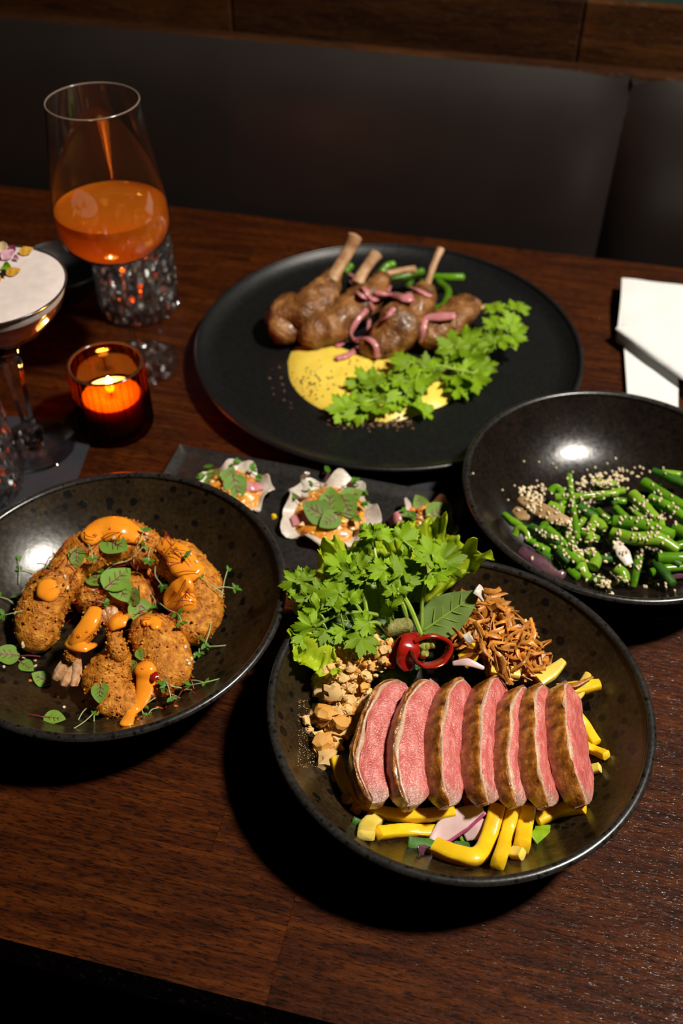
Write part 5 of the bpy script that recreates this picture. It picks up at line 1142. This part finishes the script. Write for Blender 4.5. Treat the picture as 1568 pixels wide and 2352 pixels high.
# ------------------------------------------------------------------ topped crackers on the tray
def cracker(label, cx, cy, rx, ry, seed, cut=(0, 6.283)):
    c = P(*Z8(cx, cy), .010); t = thing('topped_cracker', label, 'canape', Vector((c.x, c.y, .0045)), 'topped crackers on the tray'); k = .4847 / 3040
    RX, RY = rx * k, ry * k * 1.28
    def fn(u, v):
        a = 2 * pi * v; r = u ** .9; ruf = 1 + .10 * sin(a * 5 + seed) * u * u + .05 * sin(a * 11 + seed * 2) * u * u
        z = .0052 + .016 * max(0, u - .45) ** 1.3 * (1 + .45 * sin(a * 4 + seed)) + .0035 * u ** 4 * sin(a * 9 + seed * 3)
        return Vector((c.x + RX * r * ruf * cos(a), c.y + RY * r * ruf * sin(a), z))
    V, F = sheet(fn, 16, 72, .0011); mk('cracker', V, F, M_CRACKER, t, reg='canape', ang=80)
    def fi(u, v):
        a = 2 * pi * v; r = u * .80; p = Vector((c.x + RX * r * cos(a), c.y + RY * r * sin(a), 0))
        return Vector((p.x, p.y, .0065 + .011 * (1 - u ** 2.2) + .0030 * fbm(p, 150, 3) * (1 - u ** 6)))
    V, F = sheet(fi, 18, 54, .0020); mk('filling', V, F, M_FILL, t, reg='canape', ang=80)
    RS.seed(int(seed * 10))
    for q in range(34):
        a = RS.uniform(0, 6.28); r = sqrt(RS.random()) * .74; d = drop(c.x + RX * r * cos(a), c.y + RY * r * sin(a), 'canape')
        if d: s = RS.uniform(.0012, .0026); V, F = blob(d[0] + ZZ * s * .2, (s, s, s * .8), 1, .3, 2, q); mk('diced_bit', V, F, RS.choice((M_FILL, M_MANGO2, M_CRUMB, M_FLAKE)), t, ang=35)
    return t, c
CK = ('canape', 'tray')
def deco(t, Z, leaves, onionpix, cressn, pxm=3040.):
    for x, y, a, s in leaves: surf_leaf('', '', '', Z, x, y, a, s, CK, SORREL, SVEIN, parent=t, pxm=pxm, lift=.002)
    for pix, w in onionpix:
        pts = [hit(*Z(x, y), *CK)[0] + ZZ * .0018 for x, y in pix]; V, F = tube(pts, w, .0008, m=12, n=10, up=(0, -.4, .9)); mk('pickled_onion', V, F, M_PICKLE, t)
    for x, y, a, l in cressn:
        p, n = hit(*Z(x, y), *CK); n = (n + ZZ).normalized(); d = imgdir(*Z(x, y), p.z, a); L = l * .4847 / pxm
        V, F = tube([p - d * L / 2 + n * .001, p + n * .004, p + d * L / 2 + n * .003], .0004, m=6, n=5); mk('herb_stem', V, F, RS.choice((M_VEIN, M_CRESSSTEM)), t)
        for q in range(4): inst('herb_leaf', CRESS, frame(p + d * L / 2 + n * .003, jit(d, .8), jit(n, .5), .0058 * RS.uniform(.8, 1.3)), t)
t, c = cracker('topped cracker at the back left of the tray beside the prawn bowl', 360, 265, 172, 140, 1.3)
deco(t, Z8, [(375, 250, 75, 130), (265, 210, 120, 110), (345, 195, 300, 90)], [([(425, 250), (460, 250), (490, 245)], .0042)], [(300, 165, 200, 70), (350, 160, 300, 70), (250, 190, 160, 60), (410, 195, 330, 80), (440, 200, 20, 60), (310, 180, 60, 60), (370, 175, 260, 60)])
t, c = cracker('topped cracker at the centre of the tray with the curled rim', 818, 365, 212, 178, 2.6)
V, F = tube([P(*Z8(700, 290), .016), P(*Z8(708, 240), .022), P(*Z8(690, 205), .028), P(*Z8(712, 178), .034)], [.0035, .0030, .0022, .0026], .0013, m=14, n=10, up=(.6, -.6, .5), nz=lambda p: .0004 * fbm(p, 200)); mk('curled_rim', V, F, M_CRACKER, t)
deco(t, Z8, [(825, 325, 275, 150), (755, 365, 205, 140), (900, 345, 60, 130), (815, 410, 150, 110), (920, 300, 340, 110)], [([(640, 415), (680, 405), (735, 395)], .0040)], [(810, 215, 290, 90), (880, 265, 330, 110), (920, 270, 20, 90), (790, 240, 180, 90), (940, 400, 60, 110), (930, 320, 30, 80), (700, 320, 190, 70), (860, 385, 10, 130), (760, 290, 200, 80)])
t, c = cracker('topped cracker at the right of the tray partly behind the lettuce', 1280, 420, 130, 120, 3.9)
deco(t, Z8, [(1320, 370, 330, 120), (1350, 470, 60, 130), (1190, 410, 120, 90), (1250, 330, 240, 90)], [([(1100, 420), (1140, 395), (1190, 385)], .0040)], [(1260, 400, 30, 120), (1290, 420, 200, 130), (1240, 440, 340, 100), (1220, 385, 200, 80), (1340, 430, 20, 80)])
V, F = blob(P(*Z8(556, 385), .006), (.0022, .0026, .0018), 2, .3, 2, 4); tag(mk('crumb', V, F, M_MANGO), 'loose yellow crumb on the tray between two crackers', 'crumb')
# ------------------------------------------------------------------ flowers on the foam
def flower(label, px, py, z, a, s, mat, nrm=(0, -.6, .8), name='dried_petal'):
    p, n = hit(px, py, 'foam', z=.146); V, F = ovalleaf(s, s * .36, s * .2, .3, .0005, 8, 6, .12); fr = frame(p + ZZ * z, imgdir(px, py, .12, a, .35), nrm); tag(mk(name, [fr @ v for v in V], F, mat), label, 'petal', 'dried flowers on the foam')
for a in [('cream yellow petal standing on the foam', 8, 588, .002, 265, .013, M_PETALC), ('pale pink petal lying on the foam', 6, 600, .001, 330, .012, M_PETALP), ('magenta petal beside the pale pink one', 26, 588, .001, 285, .010, M_PETALM), ('small magenta petal with yellow base', 32, 594, .001, 40, .007, M_PETALP), ('yellow stamen strip near the glass rim', 46, 586, .001, 350, .010, M_PETALY), ('curled yellow petal tip next to the glass rim', 64, 588, .001, 290, .007, M_PETALY), ('orange petal at the left edge of the foam', 16, 634, .001, 350, .010, M_PETALY), ('dark dried petal at the left edge of the foam', 4, 628, .001, 60, .009, M_BLACKPET), ('green and cream petal curling at the left edge of the foam', 8, 614, .001, 40, .011, M_CORI), ('yellow petal scrap cropped at the left edge', 2, 648, .001, 200, .008, M_PETALY)]: flower(*a)
